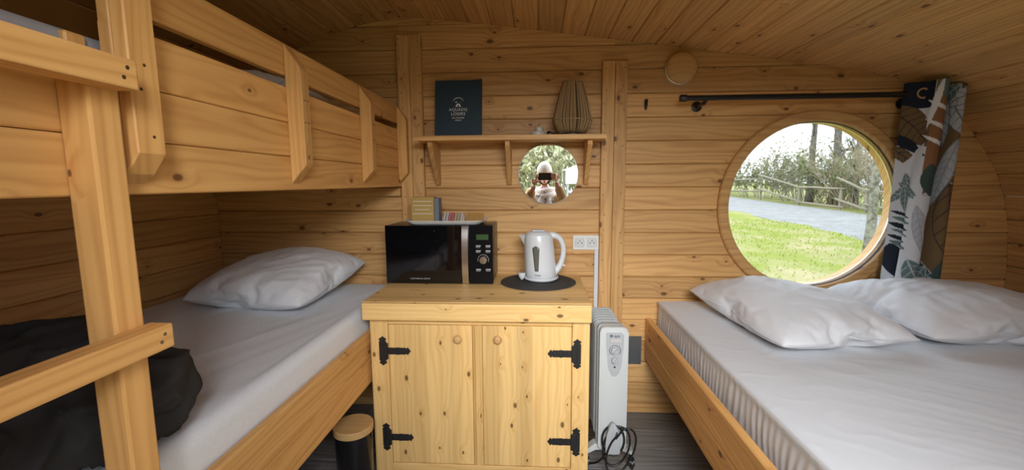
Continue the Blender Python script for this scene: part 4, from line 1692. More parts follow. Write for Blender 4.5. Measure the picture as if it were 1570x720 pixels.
rl = random.Random(11)
m = (st[:, 0] > 0.27) & (st[:, 1] > 0.42 - 0.3 * np.sin(st[:, 0] * 20))
colr[m] = np.array(TAUPE)
m = (st[:, 0] > 0.24) & (st[:, 0] < 0.33) & (st[:, 1] < 0.2)
colr[m] = np.array(NAVY)
SMAX = arcl[-1]
for q in range(26):
    s_, t_ = rl.uniform(0, SMAX), rl.uniform(0, 1.0)
    leaf(s_, t_, rl.uniform(.16, .30), rl.uniform(.03, .055), rl.uniform(-1.2, 1.2), rl.choice([TEAL, TAUPE, PALE, PALE, DTEAL, TAUPE]), rl.choice([WHITE, NAVY]), 8)
# the flat leading panel (s 0 .. 0.11)
m = (st[:, 0] < 0.125) & (st[:, 1] > 0.20)
colr[m] = np.array(WHITE)
m = (st[:, 0] < 0.112) & (st[:, 1] < 0.115)
colr[m] = np.array(NAVY)
leaf(0.045, 0.19, 0.26, 0.062, 0.75, TAUPE, NAVY, 9, 0.002, 0.8)
leaf(0.035, 0.27, 0.20, 0.022, 0.95, NAVY, None)
leaf(0.030, 0.325, 0.18, 0.024, 0.85, TAUPE, NAVY, 6, 0.002, 0.8)
m = (st[:, 0] < 0.105) & (st[:, 1] > 0.385 - st[:, 0] * 1.1)
colr[m] = np.array(WHITE)
for dt_, a_ in ((0.0, 0.2), (0.03, -0.7), (0.02, 0.9), (0.055, 0.1)):
    leaf(0.048 + 0.025 * a_, 0.46 + dt_, 0.13, 0.019, a_, TEAL, WHITE, 6, 0.0015)
for q in range(6):
    leaf(0.05 + 0.01 * (q % 2), 0.585 + q * 0.028, 0.10, 0.007 + 0.002 * (q % 3), 1.25, TEAL if q % 2 else NAVY, None)
leaf(0.035, 0.80, 0.16, 0.045, 0.2, NAVY, None)
# second fold, rust leaf with white ribs
m = (st[:, 0] > 0.115) & (st[:, 0] < 0.20) & (st[:, 1] < 0.40)
colr[m] = np.array(RUST)
fleck(0.155, 0.03, 0.11, 0.035, 0.1, TEAL)
for q, tt in enumerate((0.12, 0.20, 0.27)):
    fleck(0.150, tt, 0.14, 0.0075, 1.0, MIDW)
fleck(0.12, 0.10, 0.22, 0.012, -0.15, MIDW)
leaf(0.155, 0.44, 0.16, 0.040, 0.2, DTEAL, None)
m = (st[:, 0] > 0.10) & (st[:, 0] < 0.185) & (st[:, 1] > 0.50)
colr[m] = np.array(WHITE)
leaf(0.145, 0.66, 0.24, 0.026, 0.25, PALE, (0.2, 0.22, 0.25), 8, 0.0015)
leaf(0.150, 0.86, 0.17, 0.04, 0.4, TEAL, WHITE, 6)
# third fold and the far side
leaf(0.29, 0.10, 0.20, 0.040, 0.1, NAVY, WHITE, 4)
leaf(0.36, 0.16, 0.26, 0.032, 0.15, PALE, DTEAL, 5)
leaf(0.40, 0.40, 0.30, 0.030, -0.2, PALE, (0.18, 0.2, 0.22), 9)
leaf(0.22, 0.72, 0.34, 0.050, 0.35, TAUPE, WHITE, 3, 0.004)
leaf(0.44, 0.62, 0.34, 0.050, 0.1, TAUPE, NAVY, 5)
leaf(0.47, 0.86, 0.20, 0.055, 0.0, DTEAL, None)
leaf(0.50, 0.35, 0.22, 0.045, 0.2, TEAL, WHITE, 4)
me = bpy.data.meshes.new('curtain_panel')
me.from_pydata([(v[0] - 1.75, v[1] - 2.08, v[2] - 0.6) for v in verts], [], faces)
me.polygons.foreach_set('use_smooth', [True] * len(me.polygons))
at_ = me.color_attributes.new('leaf_print', 'FLOAT_COLOR', 'POINT')
at_.data.foreach_set('color', np.concatenate([colr, np.ones((len(colr), 1))], axis=1).astype(np.float32).ravel())
me.materials.append(M['curtain'])
cp_ = bpy.data.objects.new('curtain_panel', me)
COL.objects.link(cp_)
cp_.parent = cur
sol = cp_.modifiers.new('solid', 'SOLIDIFY')
sol.thickness = 0.0016
for gx, gy, rz in ((1.700, 2.0555, 0.25),):
    bm = B()
    ring_lathe(bm, [(0.0165, -0.003), (0.0235, -0.003), (0.0235, 0.004), (0.0165, 0.004)], (0, 0, 0), 'Y', 32)
    bmesh.ops.transform(bm, matrix=Matrix.Translation((gx, gy, RZ - 0.003)) @ Matrix.Rotation(-rz, 4, 'Z'), verts=bm.verts)
    mk('grommet', bm, M['chrome'], cur, 'auto')

# ------------------------------------------------------------------ oil radiator
rad = empty('radiator', (0.31, 1.87, 0), 'white oil filled radiator on casters beside the cupboard', 'radiator')
FX0, FX1 = 0.246, 0.358
for i in range(7):
    y0 = 1.772 + i * 0.036
    bm = B()
    prism(bm, rrect(FX0, FX1, 0.125, 0.632, 0.026, 5), 'xz', y0, y0 + 0.010, 0.0035)
    mk('fin', bm, M['fin'], rad)
for zz in (0.165, 0.595):
    bm = B()
    tube(bm, [(0.302, 1.75, zz), (0.302, 2.02, zz)], 0.022, 14)
    mk('oil_pipe', bm, M['fin'], rad, 'auto')
bm = B()
prism(bm, rrect(0.257, 0.373, 0.092, 0.634, 0.022, 6), 'xz', 1.705, 1.738, 0.008, 3)
pn = mk('front_panel', bm, M['radwhite'], rad, 'auto')
bm = B()
prism(bm, rrect(0.252, 0.364, 0.100, 0.636, 0.022, 6), 'xz', 1.7385, 1.762, 0.004)
mk('rear_shroud', bm, M['fin'], rad, 'auto')
cpz = []
for i in range(13):
    t = PI + PI * i / 12
    cpz.append((0.3185 + 0.030 * math.cos(t) * (1.0 if True else 1), 0.505 + 0.080 * math.sin(t)))
ctrl = [(0.3185 - 0.0355, 0.612), (0.3185 - 0.0355, 0.590)] + [(0.3185 - 0.0355 + 0.0, 0.56)] + cpz + [(0.3185 + 0.0355, 0.56), (0.3185 + 0.0355, 0.602), (0.3185 + 0.026, 0.612)]
bm = B()
prism(bm, ctrl, 'xz', 1.7025, 1.7055, 0.001)
mk('control_panel', bm, M['radgrey'], pn)
bm = B()
prism(bm, rrect(0.2965, 0.3425, 0.571, 0.586, 0.002, 2), 'xz', 1.6990, 1.7024, 0.001)
mk('rocker_switch', bm, M['greyp'], pn)
for cx_, cz_, r_ in ((0.3185, 0.537, 0.0165), (0.3185, 0.496, 0.0145)):
    bm = B()
    lathe(bm, [(r_, 0.0), (r_ * 0.95, -0.009), (r_ * 0.8, -0.011), (0.002, -0.011)], (cx_, 1.7024, cz_), 'Y', 24)
    a = math.radians(-50)
    bx0 = Matrix.Translation((cx_, 1.689, cz_)) @ Matrix.Rotation(a, 4, 'Y')
    b2 = B()
    box(b2, -r_ * 0.85, r_ * 0.85, -0.003, 0.004, -0.0025, 0.0025, 0.001)
    bmesh.ops.transform(b2, matrix=bx0, verts=b2.verts)
    tmp = bpy.data.meshes.new('t')
    b2.to_mesh(tmp)
    b2.free()
    bm.from_mesh(tmp)
    bpy.data.meshes.remove(tmp)
    mk('dial', bm, M['radgrey'], pn, 'auto')
bm = B()
tube(bm, [(0.3185 + 0.0225 * math.cos(t), 1.7020, 0.537 + 0.0225 * math.sin(t)) for t in [math.radians(-40 + 11.5 * i) for i in range(24)]], 0.0011, 5)
mk('dial_scale', bm, M['darkprint'], pn)
bm = B()
lathe(bm, [(0.0042, 0.0), (0.003, -0.002)], (0.3185, 1.7024, 0.466), 'Y', 14)
mk('indicator_lamp', bm, plain('dark_red_lens', (0.05, 0.008, 0.01), 0.2), pn)
text('mark', 'aya', 0.018, (0.325, 1.7022, 0.5985), M['darkprint'], pn)
bm = B()
ring_lathe(bm, [(0.0025, -0.0004), (0.0058, -0.0004), (0.0058, 0.0004), (0.0025, 0.0004)], (0.3025, 1.7022, 0.5985), 'Y', 18)
mk('mark', bm, M['darkprint'], pn)
# cord hanger: pointed teardrop with the cable wound behind it
bm = B()
tear = [(0.3120, 0.238), (0.3195, 0.234), (0.332, 0.214), (0.341, 0.185), (0.3445, 0.150), (0.3445, 0.108), (0.338, 0.100), (0.290, 0.100), (0.2835, 0.108), (0.2835, 0.150), (0.288, 0.185), (0.297, 0.214), (0.305, 0.232)]
prism(bm, tear, 'xz', 1.672, 1.690, 0.003, 2)
box(bm, 0.300, 0.328, 1.690, 1.7045, 0.13, 0.17)
ch = mk('cord_hanger', bm, M['radgrey'], rad, 'auto')
bm = B()
prism(bm, [(0.306, 0.170), (0.324, 0.165), (0.322, 0.192), (0.3155, 0.204), (0.308, 0.19)], 'xz', 1.6712, 1.6719)
mk('hanger_slot', bm, M['greyprint'], ch)
bm = B()
loops_ = []
for k_, (cx_, cz_, ra, rb, yy) in enumerate(((0.318, 0.150, 0.046, 0.066, 1.694), (0.330, 0.130, 0.055, 0.085, 1.686), (0.345, 0.120, 0.060, 0.098, 1.668))):
    for i in range(18):
        t = PI * 0.6 + 2 * PI * i / 18
        z = cz_ + rb * math.sin(t + 0.25 * k_)
        y_ = yy + (0.0 if z > 0.06 else -0.02 * (0.06 - z) / 0.06)
        loops_.append((cx_ + ra * math.cos(t), y_, max(0.0055, z)))
loops_ += [(0.29, 1.690, 0.10), (0.27, 1.700, 0.06), (0.25, 1.72, 0.03), (0.22, 1.75, 0.012), (0.22, 1.86, 0.006)]
tube(bm, smooth_path(loops_, 4), 0.0042, 7)
mk('cable', bm, M['black'], rad, True)
for y0 in (1.745, 1.985):
    bm = B()
    prism(bm, [(0.205, 0.060), (0.205, 0.078), (0.245, 0.112), (0.36, 0.112), (0.412, 0.078), (0.412, 0.060), (0.36, 0.090), (0.25, 0.090)], 'xz', y0 - 0.022, y0 + 0.022, 0.003)
    ft = mk('foot_bracket', bm, M['radwhite'], rad)
    for cx_ in (0.213, 0.404):
        bm = B()
        tube(bm, [(cx_ + 0.004, y0 - 0.014, 0.025), (cx_ - 0.004, y0 - 0.014, 0.025)], 0.0246, 18)
        tube(bm, [(cx_ + 0.011, y0 - 0.012, 0.030), (cx_ - 0.011, y0 - 0.012, 0.030)], 0.019, 16)
        tube(bm, [(cx_, y0, 0.04), (cx_, y0, 0.070)], 0.007, 10)
        mk('caster', bm, M['black'], ft, 'auto')

# ------------------------------------------------------------------ pedal bin
bn = empty('pedal_bin', (-0.715, 1.53, 0), 'black pedal bin with bamboo lid half under the lower bunk', 'bin')
bm = B()
lathe(bm, [(0.064, 0.0), (0.066, 0.004), (0.070, 0.262), (0.068, 0.264)], (-0.715, 1.53, 0.0), 'Z', 40)
mk('bucket', bm, plain('black_lacquer', (0.008, 0.008, 0.009), 0.15), bn, 'auto')
bm = B()
lathe(bm, [(0.073, 0.2645), (0.0750, 0.267), (0.0750, 0.290), (0.073, 0.2925), (0.001, 0.2925)], (-0.715, 1.53, 0.0), 'Z', 44)
mk('lid', bm, M['bamboo'], bn, 'auto')
bm = B()
box(bm, -0.735, -0.695, 1.435, 1.4665, 0.010, 0.016, 0.002)
mk('pedal', bm, M['chrome'], bn)

# ------------------------------------------------------------------ outdoors
def gz(x, y):
    return -0.0447 * x + 0.0371 * y - 0.2794


def ground_grid(name, xs, ys, dz, mat, amp, f):
    bm = B()
    V = [[bm.verts.new((x, y, gz(x, y) + dz + amp * fnoise(x * f, y * f, 2))) for x in xs] for y in ys]
    for j in range(len(ys) - 1):
        for i in range(len(xs) - 1):
            bm.faces.new((V[j][i], V[j][i + 1], V[j + 1][i + 1], V[j + 1][i]))
    return mk(name, bm, mat, None, True)


tag(ground_grid('ground', [-40 + i * 1.0 for i in range(121)], [-40 + i * 1.0 for i in range(141)], -0.03, M['lawn'], 0.03, 0.6), kind='structure')
bm = B()
ye = [5 + i * 1.5 for i in range(40)]
near = lambda y: 8.12 + 0.12 * fnoise(y * 0.4, 0, 3)
far = lambda y: 14.36 - (y - 19.5) * 0.125 + 0.1 * fnoise(y * 0.4, 5, 3)
pr_, pl_ = None, None
for y in ye:
    ring = []
    for i in range(9):
        x = near(y) + (far(y) - near(y)) * i / 8
        ring.append(bm.verts.new((x, y, gz(x, y) - 0.035 + 0.09 * (1 - (i / 4 - 1) ** 2))))
    if pr_:
        for i in range(8):
            bm.faces.new((pr_[i], pr_[i + 1], ring[i + 1], ring[i]))
    pr_ = ring
rd = mk('road', bm, M['asphalt'], None, True)
tag(rd, kind='structure')

# grass blades on the lawn in view of the window
rg = random.Random(8)
bm = B()
for i in range(6000):
    x, y = rg.uniform(1.6, 8.4), rg.uniform(2.6, 15)
    z = gz(x, y) - 0.02
    h = rg.uniform(0.02, 0.055)
    a = rg.uniform(0, 2 * PI)
    w = 0.006 + 0.0012 * y * 0.5
    dx, dy = math.cos(a) * w, math.sin(a) * w
    lx, ly = rg.uniform(-.04, .04), rg.uniform(-.04, .04)
    bm.faces.new((bm.verts.new((x - dx, y - dy, z)), bm.verts.new((x + dx, y + dy, z)), bm.verts.new((x + lx, y + ly, z + h))))
tag(mk('grass', bm, M['blade']), 'short mossy grass blades on the lawn outside the round window', 'grass', kind='stuff')


MINR = [0.0065]
LEAF = [0.05, 0.11]


def limb(bm, p, d, L, r, rr, depth, spread, seg=4, up=0.15, n=4, leaf_bm=None, leaf=0.0, kids=3):
    pts, rad = [p.copy()], [r]
    q, dd = p.copy(), d.normalized()
    for i in range(seg):
        dd = (dd + Vector((rr.uniform(-1, 1), rr.uniform(-1, 1), rr.uniform(-.6, 1) * 0.6 + up)) * 0.22).normalized()
        q = q + dd * (L / seg)
        pts.append(q.copy())
        rad.append(max(MINR[0], r * (1 - 0.75 * (i + 1) / seg)))
    tube(bm, pts, rad, n if r > 0.02 else 3)
    if depth > 0:
        for k in range(kids):
            i = rr.randint(1, seg)
            nd = (dd + Vector((rr.uniform(-1, 1), rr.uniform(-1, 1), rr.uniform(-.3, .9))) * spread).normalized()
            limb(bm, pts[i], nd, L * rr.uniform(.45, .72), rad[i] * 0.7, rr, depth - 1, spread, max(2, seg - 1), up, n, leaf_bm, leaf, kids)
    if leaf_bm is not None and depth <= 1:
        for k in range(int(leaf)):
            c = pts[rr.randint(1, seg)] + Vector((rr.uniform(-.12, .12), rr.uniform(-.12, .12), rr.uniform(-.12, .12)))
            s = rr.uniform(*LEAF)
            a, b = Vector((rr.uniform(-1, 1), rr.uniform(-1, 1), rr.uniform(-1, 1))).normalized() * s, Vector((rr.uniform(-1, 1), rr.uniform(-1, 1), rr.uniform(-1, 1))).normalized() * s * 0.6
            leaf_bm.faces.new([leaf_bm.verts.new(c - a), leaf_bm.verts.new(c + b), leaf_bm.verts.new(c + a), leaf_bm.verts.new(c - b)])


def shrub(x, y, h, rad_, stems, seed, wood_m, leaf_m, leaf_n, label, depth=2, kids=4, spread=0.9, thick=0.022, name='shrub', group=None):
    rr = random.Random(seed)
    z = gz(x, y) - 0.04
    root = empty(name, (x, y, z), label, 'shrub', group)
    bm, lb = B(), B()
    for i in range(stems):
        a, q = rr.uniform(0, 2 * PI), math.sqrt(rr.random())
        p = Vector((x + math.cos(a) * q * rad_ * 0.55, y + math.sin(a) * q * rad_ * 0.55, z))
        d = Vector((math.cos(a) * q * 0.7, math.sin(a) * q * 0.7, 1.0))
        limb(bm, p, d, h * rr.uniform(.5, .72), thick, rr, depth, spread, 4, 0.12, 4, lb if leaf_n else None, leaf_n, kids)
    mk('stems', bm, wood_m, root)
    if leaf_n:
        mk('foliage', lb, leaf_m, root, kind='stuff')
    else:
        lb.free()
    return root


G_HEDGE = 'shrubs along the rail fence'
shrub(13.3, 33.5, 2.1, 2.6, 26, 1, M['twig_grey'], M['leaf_green'], 7, 'low green leafy shrub at the left end of the hedge', group=G_HEDGE)
shrub(15.0, 29.8, 2.5, 2.5, 26, 2, M['twig_grey'], M['leaf_olive'], 7, 'olive leafy shrub behind the left fence panel', group=G_HEDGE)
shrub(15.6, 26.3, 3.2, 2.2, 30, 3, M['twig_grey'], M['leaf_olive'], 3, 'grey twiggy shrub reaching above the fence middle', group=G_HEDGE)
shrub(15.9, 23.9, 2.5, 1.9, 26, 4, M['twig_tan'], M['leaf_green'], 6, 'small green shrub left of the big tan thicket', group=G_HEDGE)
shrub(16.4, 21.9, 3.2, 2.4, 60, 5, M['twig_tan'], None, 0, 'big bare tan thicket behind the right fence panels', kids=5, group=G_HEDGE)
shrub(17.3, 19.6, 3.0, 2.2, 46, 6, M['twig_tan'], M['leaf_olive'], 2, 'bare tan thicket beyond the pale tree trunk', kids=5, group=G_HEDGE)
shrub(18.6, 17.5, 2.7, 2.2, 30, 7, M['twig_grey'], M['leaf_green'], 6, 'green shrub right of the pale tree trunk', group=G_HEDGE)
shrub(19.2, 31.0, 4.6, 3.4, 34, 8, M['twig_grey'], M['leaf_olive'], 2, 'tall hazy thicket far behind the fence middle', group=G_HEDGE)
shrub(16.0, 37.0, 3.9, 3.4, 34, 9, M['twig_grey'], M['leaf_olive'], 2, 'tall hazy thicket far behind the fence left', group=G_HEDGE)
shrub(22.5, 26.0, 4.8, 3.4, 36, 10, M['twig_grey'], M['leaf_olive'], 2, 'tall hazy thicket far behind the tan thicket', group=G_HEDGE)
MINR[0] = 0.002
shrub(1.80, 3.05, 0.72, 0.34, 26, 12, plain('dry_stems', (0.30, 0.24, 0.18), 0.9), None, 0, 'dry bare stems just below the round window', depth=1, kids=3, spread=0.45, thick=0.006)
shrub(2.25, 3.20, 0.66, 0.24, 16, 13, M['twig_grey'], None, 0, 'dry bare stems beside the first, right below the window', depth=1, kids=3, spread=0.45, thick=0.005)

MINR[0] = 0.006


def tree(x, y, h, r, seed, bark, label, lean=(0, 0), first=0.45, branches=7, bl=0.4, name='tree', fork=None, depth=3, twig=0.5):
    rr = random.Random(seed)
    z = gz(x, y) - 0.05
    root = empty(name, (x, y, z), label, 'tree')
    bm = B()
    pts, rad = [], []
    for i in range(13):
        t = i / 12
        pts.append(Vector((x + lean[0] * t * h + 0.03 * h * 0.3 * fnoise(t * 3, seed, 0), y + lean[1] * t * h + 0.03 * h * 0.3 * fnoise(t * 3, seed, 9), z + h * t)))
        rad.append(r * (1.18 - 0.18 * min(1, t * 8)) * (1 - 0.75 * t))
    tube(bm, pts, rad, 12)
    mk('trunk', bm, bark, root, True)
    bm = B()
    for k in range(branches):
        i = rr.randint(int(first * 12), 11)
        a = rr.uniform(0, 2 * PI)
        limb(bm, pts[i], Vector((math.cos(a), math.sin(a), rr.uniform(.2, 1.0))), h * bl * rr.uniform(.5, 1), rad[i] * twig, rr, depth, 0.8, 5, 0.12, 5, None, 0, 3)
    if fork:
        for (fi, d, L, fr) in fork:
            limb(bm, pts[fi], Vector(d), L, fr, rr, depth, 0.7, 6, 0.05, 6, None, 0, 3)
    mk('branches', bm, bark, root)
    return root


tree(6.15, 8.25, 4.6, 0.088, 21, M['bark'], 'pale lichened tree trunk standing in the lawn near the window', (0.01, 0.01), 0.5, 6, 0.35,
     fork=[(5, (-0.7, 0.2, 0.75), 1.7, 0.035), (4, (0.4, 0.1, 0.9), 1.3, 0.03)])
tree(7.85, 10.1, 4.2, 0.055, 22, M['bark'], 'thin pale trunk just behind the lichened tree', (0.005, 0.0), 0.5, 5, 0.3)
tree(7.05, 8.6, 2.6, 0.05, 23, M['bark'], 'short leaning pale stem right of the lichened tree', (0.22, 0.0), 0.6, 3, 0.3)
tree(15.2, 25.0, 9.0, 0.20, 24, M['greybark'], 'leftmost of the three bare trees behind the hedge', (0.0, 0), 0.28, 9, 0.25)
tree(16.9, 25.6, 9.0, 0.27, 25, M['greybark'], 'middle and thickest of the three bare trees behind the hedge', (0.01, 0), 0.25, 10, 0.27)
tree(17.9, 25.4, 8.5, 0.20, 26, M['greybark'], 'rightmost of the three bare trees behind the hedge', (0.01, 0), 0.25, 10, 0.27)
tree(19.6, 23.0, 8.0, 0.15, 27, M['greybark'], 'slim bare tree behind the pale lichened trunk', (0.0, 0), 0.2, 10, 0.3)

# split rail fence: every rail and post a part
fen = empty('rail_fence', (14.0, 25.0, 0.0), 'rustic split rail fence zigzagging along the far road side', 'fence')
FP = [(12.70, 31.5), (13.50, 27.0), (13.95, 23.9), (14.48, 21.5), (14.72, 20.2), (15.0, 18.6), (15.4, 16.2)]


def frail(a, za, b, zb, r=0.055):
    bm = B()
    P0, P1 = Vector((a[0], a[1], gz(*a) + za)), Vector((b[0], b[1], gz(*b) + zb))
    d = (P1 - P0).normalized()
    P0, P1 = P0 - d * 0.25, P1 + d * 0.25
    pts = [P0.lerp(P1, i / 5) + Vector((0, 0, 0.025 * fnoise(i * 0.7, a[1], za))) for i in range(6)]
    tube(bm, pts, [r * 0.8, r, r, r * 0.95, r * 0.9, r * 0.7], 7)
    mk('rail', bm, M['rail'], fen, True)


for (a, b, t0, t1, l0, l1) in ((0, 1, 0.95, 1.25, 0.25, 0.50), (1, 2, 1.45, 0.93, 0.62, 0.20), (2, 3, 0.93, 0.98, 0.12, 0.10), (3, 4, 1.42, 0.95, 0.42, 0.15), (4, 5, 1.00, 0.90, 0.35, 0.2), (5, 6, 1.2, 0.9, 0.4, 0.2)):
    frail(FP[a], t0, FP[b], t1)
    frail(FP[a], l0, FP[b], l1)
for p in FP:
    bm = B()
    tube(bm, [(p[0] + 0.06, p[1], gz(*p) - 0.1), (p[0] + 0.06, p[1], gz(*p) + 0.95)], 0.07, 8)
    mk('post', bm, M['rail'], fen, 'auto')

LEAF[:] = [0.05, 0.10]
# behind the camera: bushes, a white canopy
shrub(-1.8, -8.6, 4.2, 2.6, 40, 31, M['straw'], M['leaf_pale'], 14, 'leafy bush in the mirror, left behind the photographer', kids=4)
shrub(0.9, -9.6, 4.6, 2.8, 46, 32, M['straw'], M['leaf_pale'], 14, 'leafy bush in the mirror, right behind the photographer', kids=4)
shrub(3.6, -10.5, 4.2, 2.6, 34, 33, M['straw'], M['leaf_pale'], 14, 'leafy bush in the mirror, behind the white canopy', kids=4)
rg = random.Random(77)
bm = B()
for i in range(14000):  # hedge added behind the bushes to keep low sky light out
    x, y = rg.uniform(-20, 20), rg.uniform(-14.6, -13.2)
    z = gz(x, y) + rg.uniform(0, 6.2) * (0.85 + 0.15 * math.sin(x * 0.9))
    c = Vector((x, y, z))
    s_ = rg.uniform(.10, .22)
    a, b = Vector((rg.uniform(-1, 1), rg.uniform(-.6, .6), rg.uniform(-1, 1))).normalized() * s_, Vector((rg.uniform(-1, 1), rg.uniform(-.6, .6), rg.uniform(-1, 1))).normalized() * s_ * 0.6
    bm.faces.new([bm.verts.new(c - a), bm.verts.new(c + b), bm.verts.new(c + a), bm.verts.new(c - b)])
for i in range(70):
    x = -20 + i * 0.58
    tube(bm, [(x, -13.9, gz(x, -13.9) - 0.1), (x + rg.uniform(-.3, .3), -13.9 + rg.uniform(-.3, .3), gz(x, -13.9) + 5.5)], [0.07, 0.02], 5)
tag(mk('hedge', bm, M['leaf_pale']), 'tall pale hedge added to block the low sky, showing in the mirror', 'hedge', kind='stuff')
can = empty('canopy', (1.9, -6.6, gz(1.9, -6.6)), 'white canvas canopy on poles, seen in the mirror', 'canopy')
bm = B()
cz0 = 1.02
for a, b in (((0.55, 1.34), (2.1, 1.86)), ((2.1, 1.86), (3.65, 1.34))):
    prism(bm, [a, b, (b[0], b[1] - 0.02), (a[0], a[1] - 0.02)], 'xz', -7.6, -5.6)
mk('roof', bm, M['canvas'], can)
for yy in (-7.6, -5.62):
    bm = B()
    prism(bm, [(0.55, 1.34), (2.1, 1.86), (3.65, 1.34), (3.65, cz0), (0.55, cz0)], 'xz', yy, yy + 0.015)
    mk('valance', bm, M['canvas'], can)
for px_ in (0.60, 3.60):
    for py_ in (-7.55, -5.66):
        bm = B()
        tube(bm, [(px_, py_, gz(px_, py_) - 0.05), (px_, py_, 1.36)], 0.025, 10)
        mk('pole', bm, M['pole'], can)


# ------------------------------------------------------------------ the photographer (seen in the mirror)
def skin_bm(verts, edges, radii, sub=2, root=0):
    me = bpy.data.meshes.new('skel')
    me.from_pydata([tuple(v) for v in verts], edges, [])
    o = bpy.data.objects.new('skel', me)
    COL.objects.link(o)
    sk = o.modifiers.new('skin', 'SKIN')
    sk.use_smooth_shade = True
    for i, d in enumerate(me.skin_vertices[0].data):
        r = radii[i]
        d.radius = r if isinstance(r, tuple) else (r, r)
        d.use_root = (i == root)
    sd = o.modifiers.new('sub', 'SUBSURF')
    sd.levels = sub
    m2 = bpy.data.meshes.new_from_object(o.evaluated_get(bpy.context.evaluated_depsgraph_get()))
    bpy.data.objects.remove(o)
    bm = B()
    bm.from_mesh(m2)
    bpy.data.meshes.remove(m2)
    return bm


def merge(dst, src):
    t = bpy.data.meshes.new('t')
    src.to_mesh(t)
    src.free()
    dst.from_mesh(t)
    bpy.data.meshes.remove(t)


GX, GY = 0.05, -0.33
GZ = gz(GX, GY) - 0.01
per = empty('person', (GX, GY, GZ), 'person in beige coat, pale hat and scarf taking the picture, seen in the mirror', 'person')
H0 = GZ
hip, chest = Vector((GX, GY, H0 + 0.86)), Vector((GX, GY - 0.01, H0 + 1.22))
neck, headb = Vector((GX, GY, H0 + 1.40)), Vector((GX, GY + 0.02, H0 + 1.47))
shR, shL = Vector((GX + 0.165, GY, H0 + 1.345)), Vector((GX - 0.165, GY, H0 + 1.345))
elR, elL = Vector((GX + 0.265, GY + 0.10, H0 + 1.13)), Vector((GX - 0.255, GY + 0.10, H0 + 1.10))
wrR, wrL = Vector((0.158, -0.085, 1.185)), Vector((-0.055, -0.085, 1.145))
V = [hip, (hip + chest) / 2, chest, neck, headb,
     Vector((GX + 0.09, GY, H0 + 0.80)), Vector((GX + 0.10, GY + 0.015, H0 + 0.46)), Vector((GX + 0.10, GY - 0.01, H0 + 0.08)), Vector((GX + 0.11, GY + 0.12, H0 + 0.04)),
     Vector((GX - 0.09, GY, H0 + 0.80)), Vector((GX - 0.10, GY + 0.015, H0 + 0.46)), Vector((GX - 0.10, GY - 0.01, H0 + 0.08)), Vector((GX - 0.11, GY + 0.12, H0 + 0.04)),
     shR, elR, wrR, shL, elL, wrL]
E_ = [(0, 1), (1, 2), (2, 3), (3, 4), (0, 5), (5, 6), (6, 7), (7, 8), (0, 9), (9, 10), (10, 11), (11, 12), (2, 13), (13, 14), (14, 15), (2, 16), (16, 17), (17, 18)]
Rd = [(0.15, 0.11), (0.135, 0.10), (0.15, 0.10), 0.055, 0.05, 0.085, 0.058, 0.040, 0.035, 0.085, 0.058, 0.040, 0.035, 0.055, 0.040, 0.027, 0.055, 0.040, 0.027]
body_bm = skin_bm(V, E_, Rd, 1)
# head
hc = Vector((GX - 0.005, GY + 0.045, H0 + 1.565))
hb = B()
bmesh.ops.create_uvsphere(hb, u_segments=28, v_segments=20, radius=1.0)
for v in hb.verts:
    p = v.co
    x, y, z = p.x * 0.074, p.y * 0.092, p.z * 0.112
    if p.z < 0:
        k_ = 1 + 0.30 * p.z
        x *= k_
        y = y * (1 + 0.10 * p.z) + 0.012 * (-p.z)
    if p.y > 0.5 and abs(p.x) < 0.5 and -0.75 < p.z < 0.1:
        y += 0.004
    v.co = Vector((x, y, z)) + hc
merge(body_bm, hb)
nb = B()
for pz, py, rr_ in ((0.012, 0.092, 0.0085), (-0.006, 0.101, 0.010), (-0.018, 0.103, 0.013)):
    ball(nb, hc + Vector((0, py, pz)), rr_, u=12, v=8)
ball(nb, hc + Vector((0, 0.086, -0.085)), 0.022, u=12, v=8)
for s in (-1, 1):
    ball(nb, hc + Vector((s * 0.074, -0.005, -0.008)), 0.03, 0.35, 0.6, 1.0, 12, 8)
merge(body_bm, nb)


# hands: palm and five bent fingers
def hand(wr, palm_c, n_dir, fingers, thumb):
    """wr wrist, palm_c palm centre; fingers: list of knuckle chains"""
    hbm = skin_bm([wr, wr.lerp(palm_c, 0.5), palm_c, palm_c + n_dir * 0.035], [(0, 1), (1, 2), (2, 3)], [(0.024, 0.019), (0.030, 0.017), (0.037, 0.015), (0.034, 0.012)], 2)
    for ch_ in fingers + [thumb]:
        k_ = len(ch_)
        fb = skin_bm(ch_, [(i, i + 1) for i in range(k_ - 1)], [0.0098 - 0.0009 * i for i in range(k_)], 2)
        merge(hbm, fb)
    return hbm


# phone held level at eye height, camera end towards the left hand
PX0, PX1, PZ0, PZ1, PY0, PY1 = -0.016, 0.134, 1.196, 1.270, -0.020, -0.0115
fr = []
for i, (zz, L) in enumerate(((1.258, 0.9), (1.240, 1.0), (1.222, 0.96), (1.206, 0.8))):
    fr.append([Vector((0.165, -0.045, zz - 0.002)), Vector((0.160, -0.014, zz)), Vector((0.150, -0.0025 - 0.004, zz + 0.001)), Vector((0.150 - 0.030 * L, -0.0045, zz + 0.002)), Vector((0.150 - 0.045 * L, -0.0055, zz + 0.002))])
for chn in fr:
    for q in chn[2:]:
        q.y = min(q.y, -0.0045) - 0.0
hR = hand(wrR, Vector((0.163, -0.062, 1.225)), Vector((0, 0.01, 0.02)).normalized(), fr,
          [Vector((0.152, -0.066, 1.222)), Vector((0.140, -0.050, 1.218)), Vector((0.126, -0.036, 1.214)), Vector((0.110, -0.031, 1.212))])
fl = []
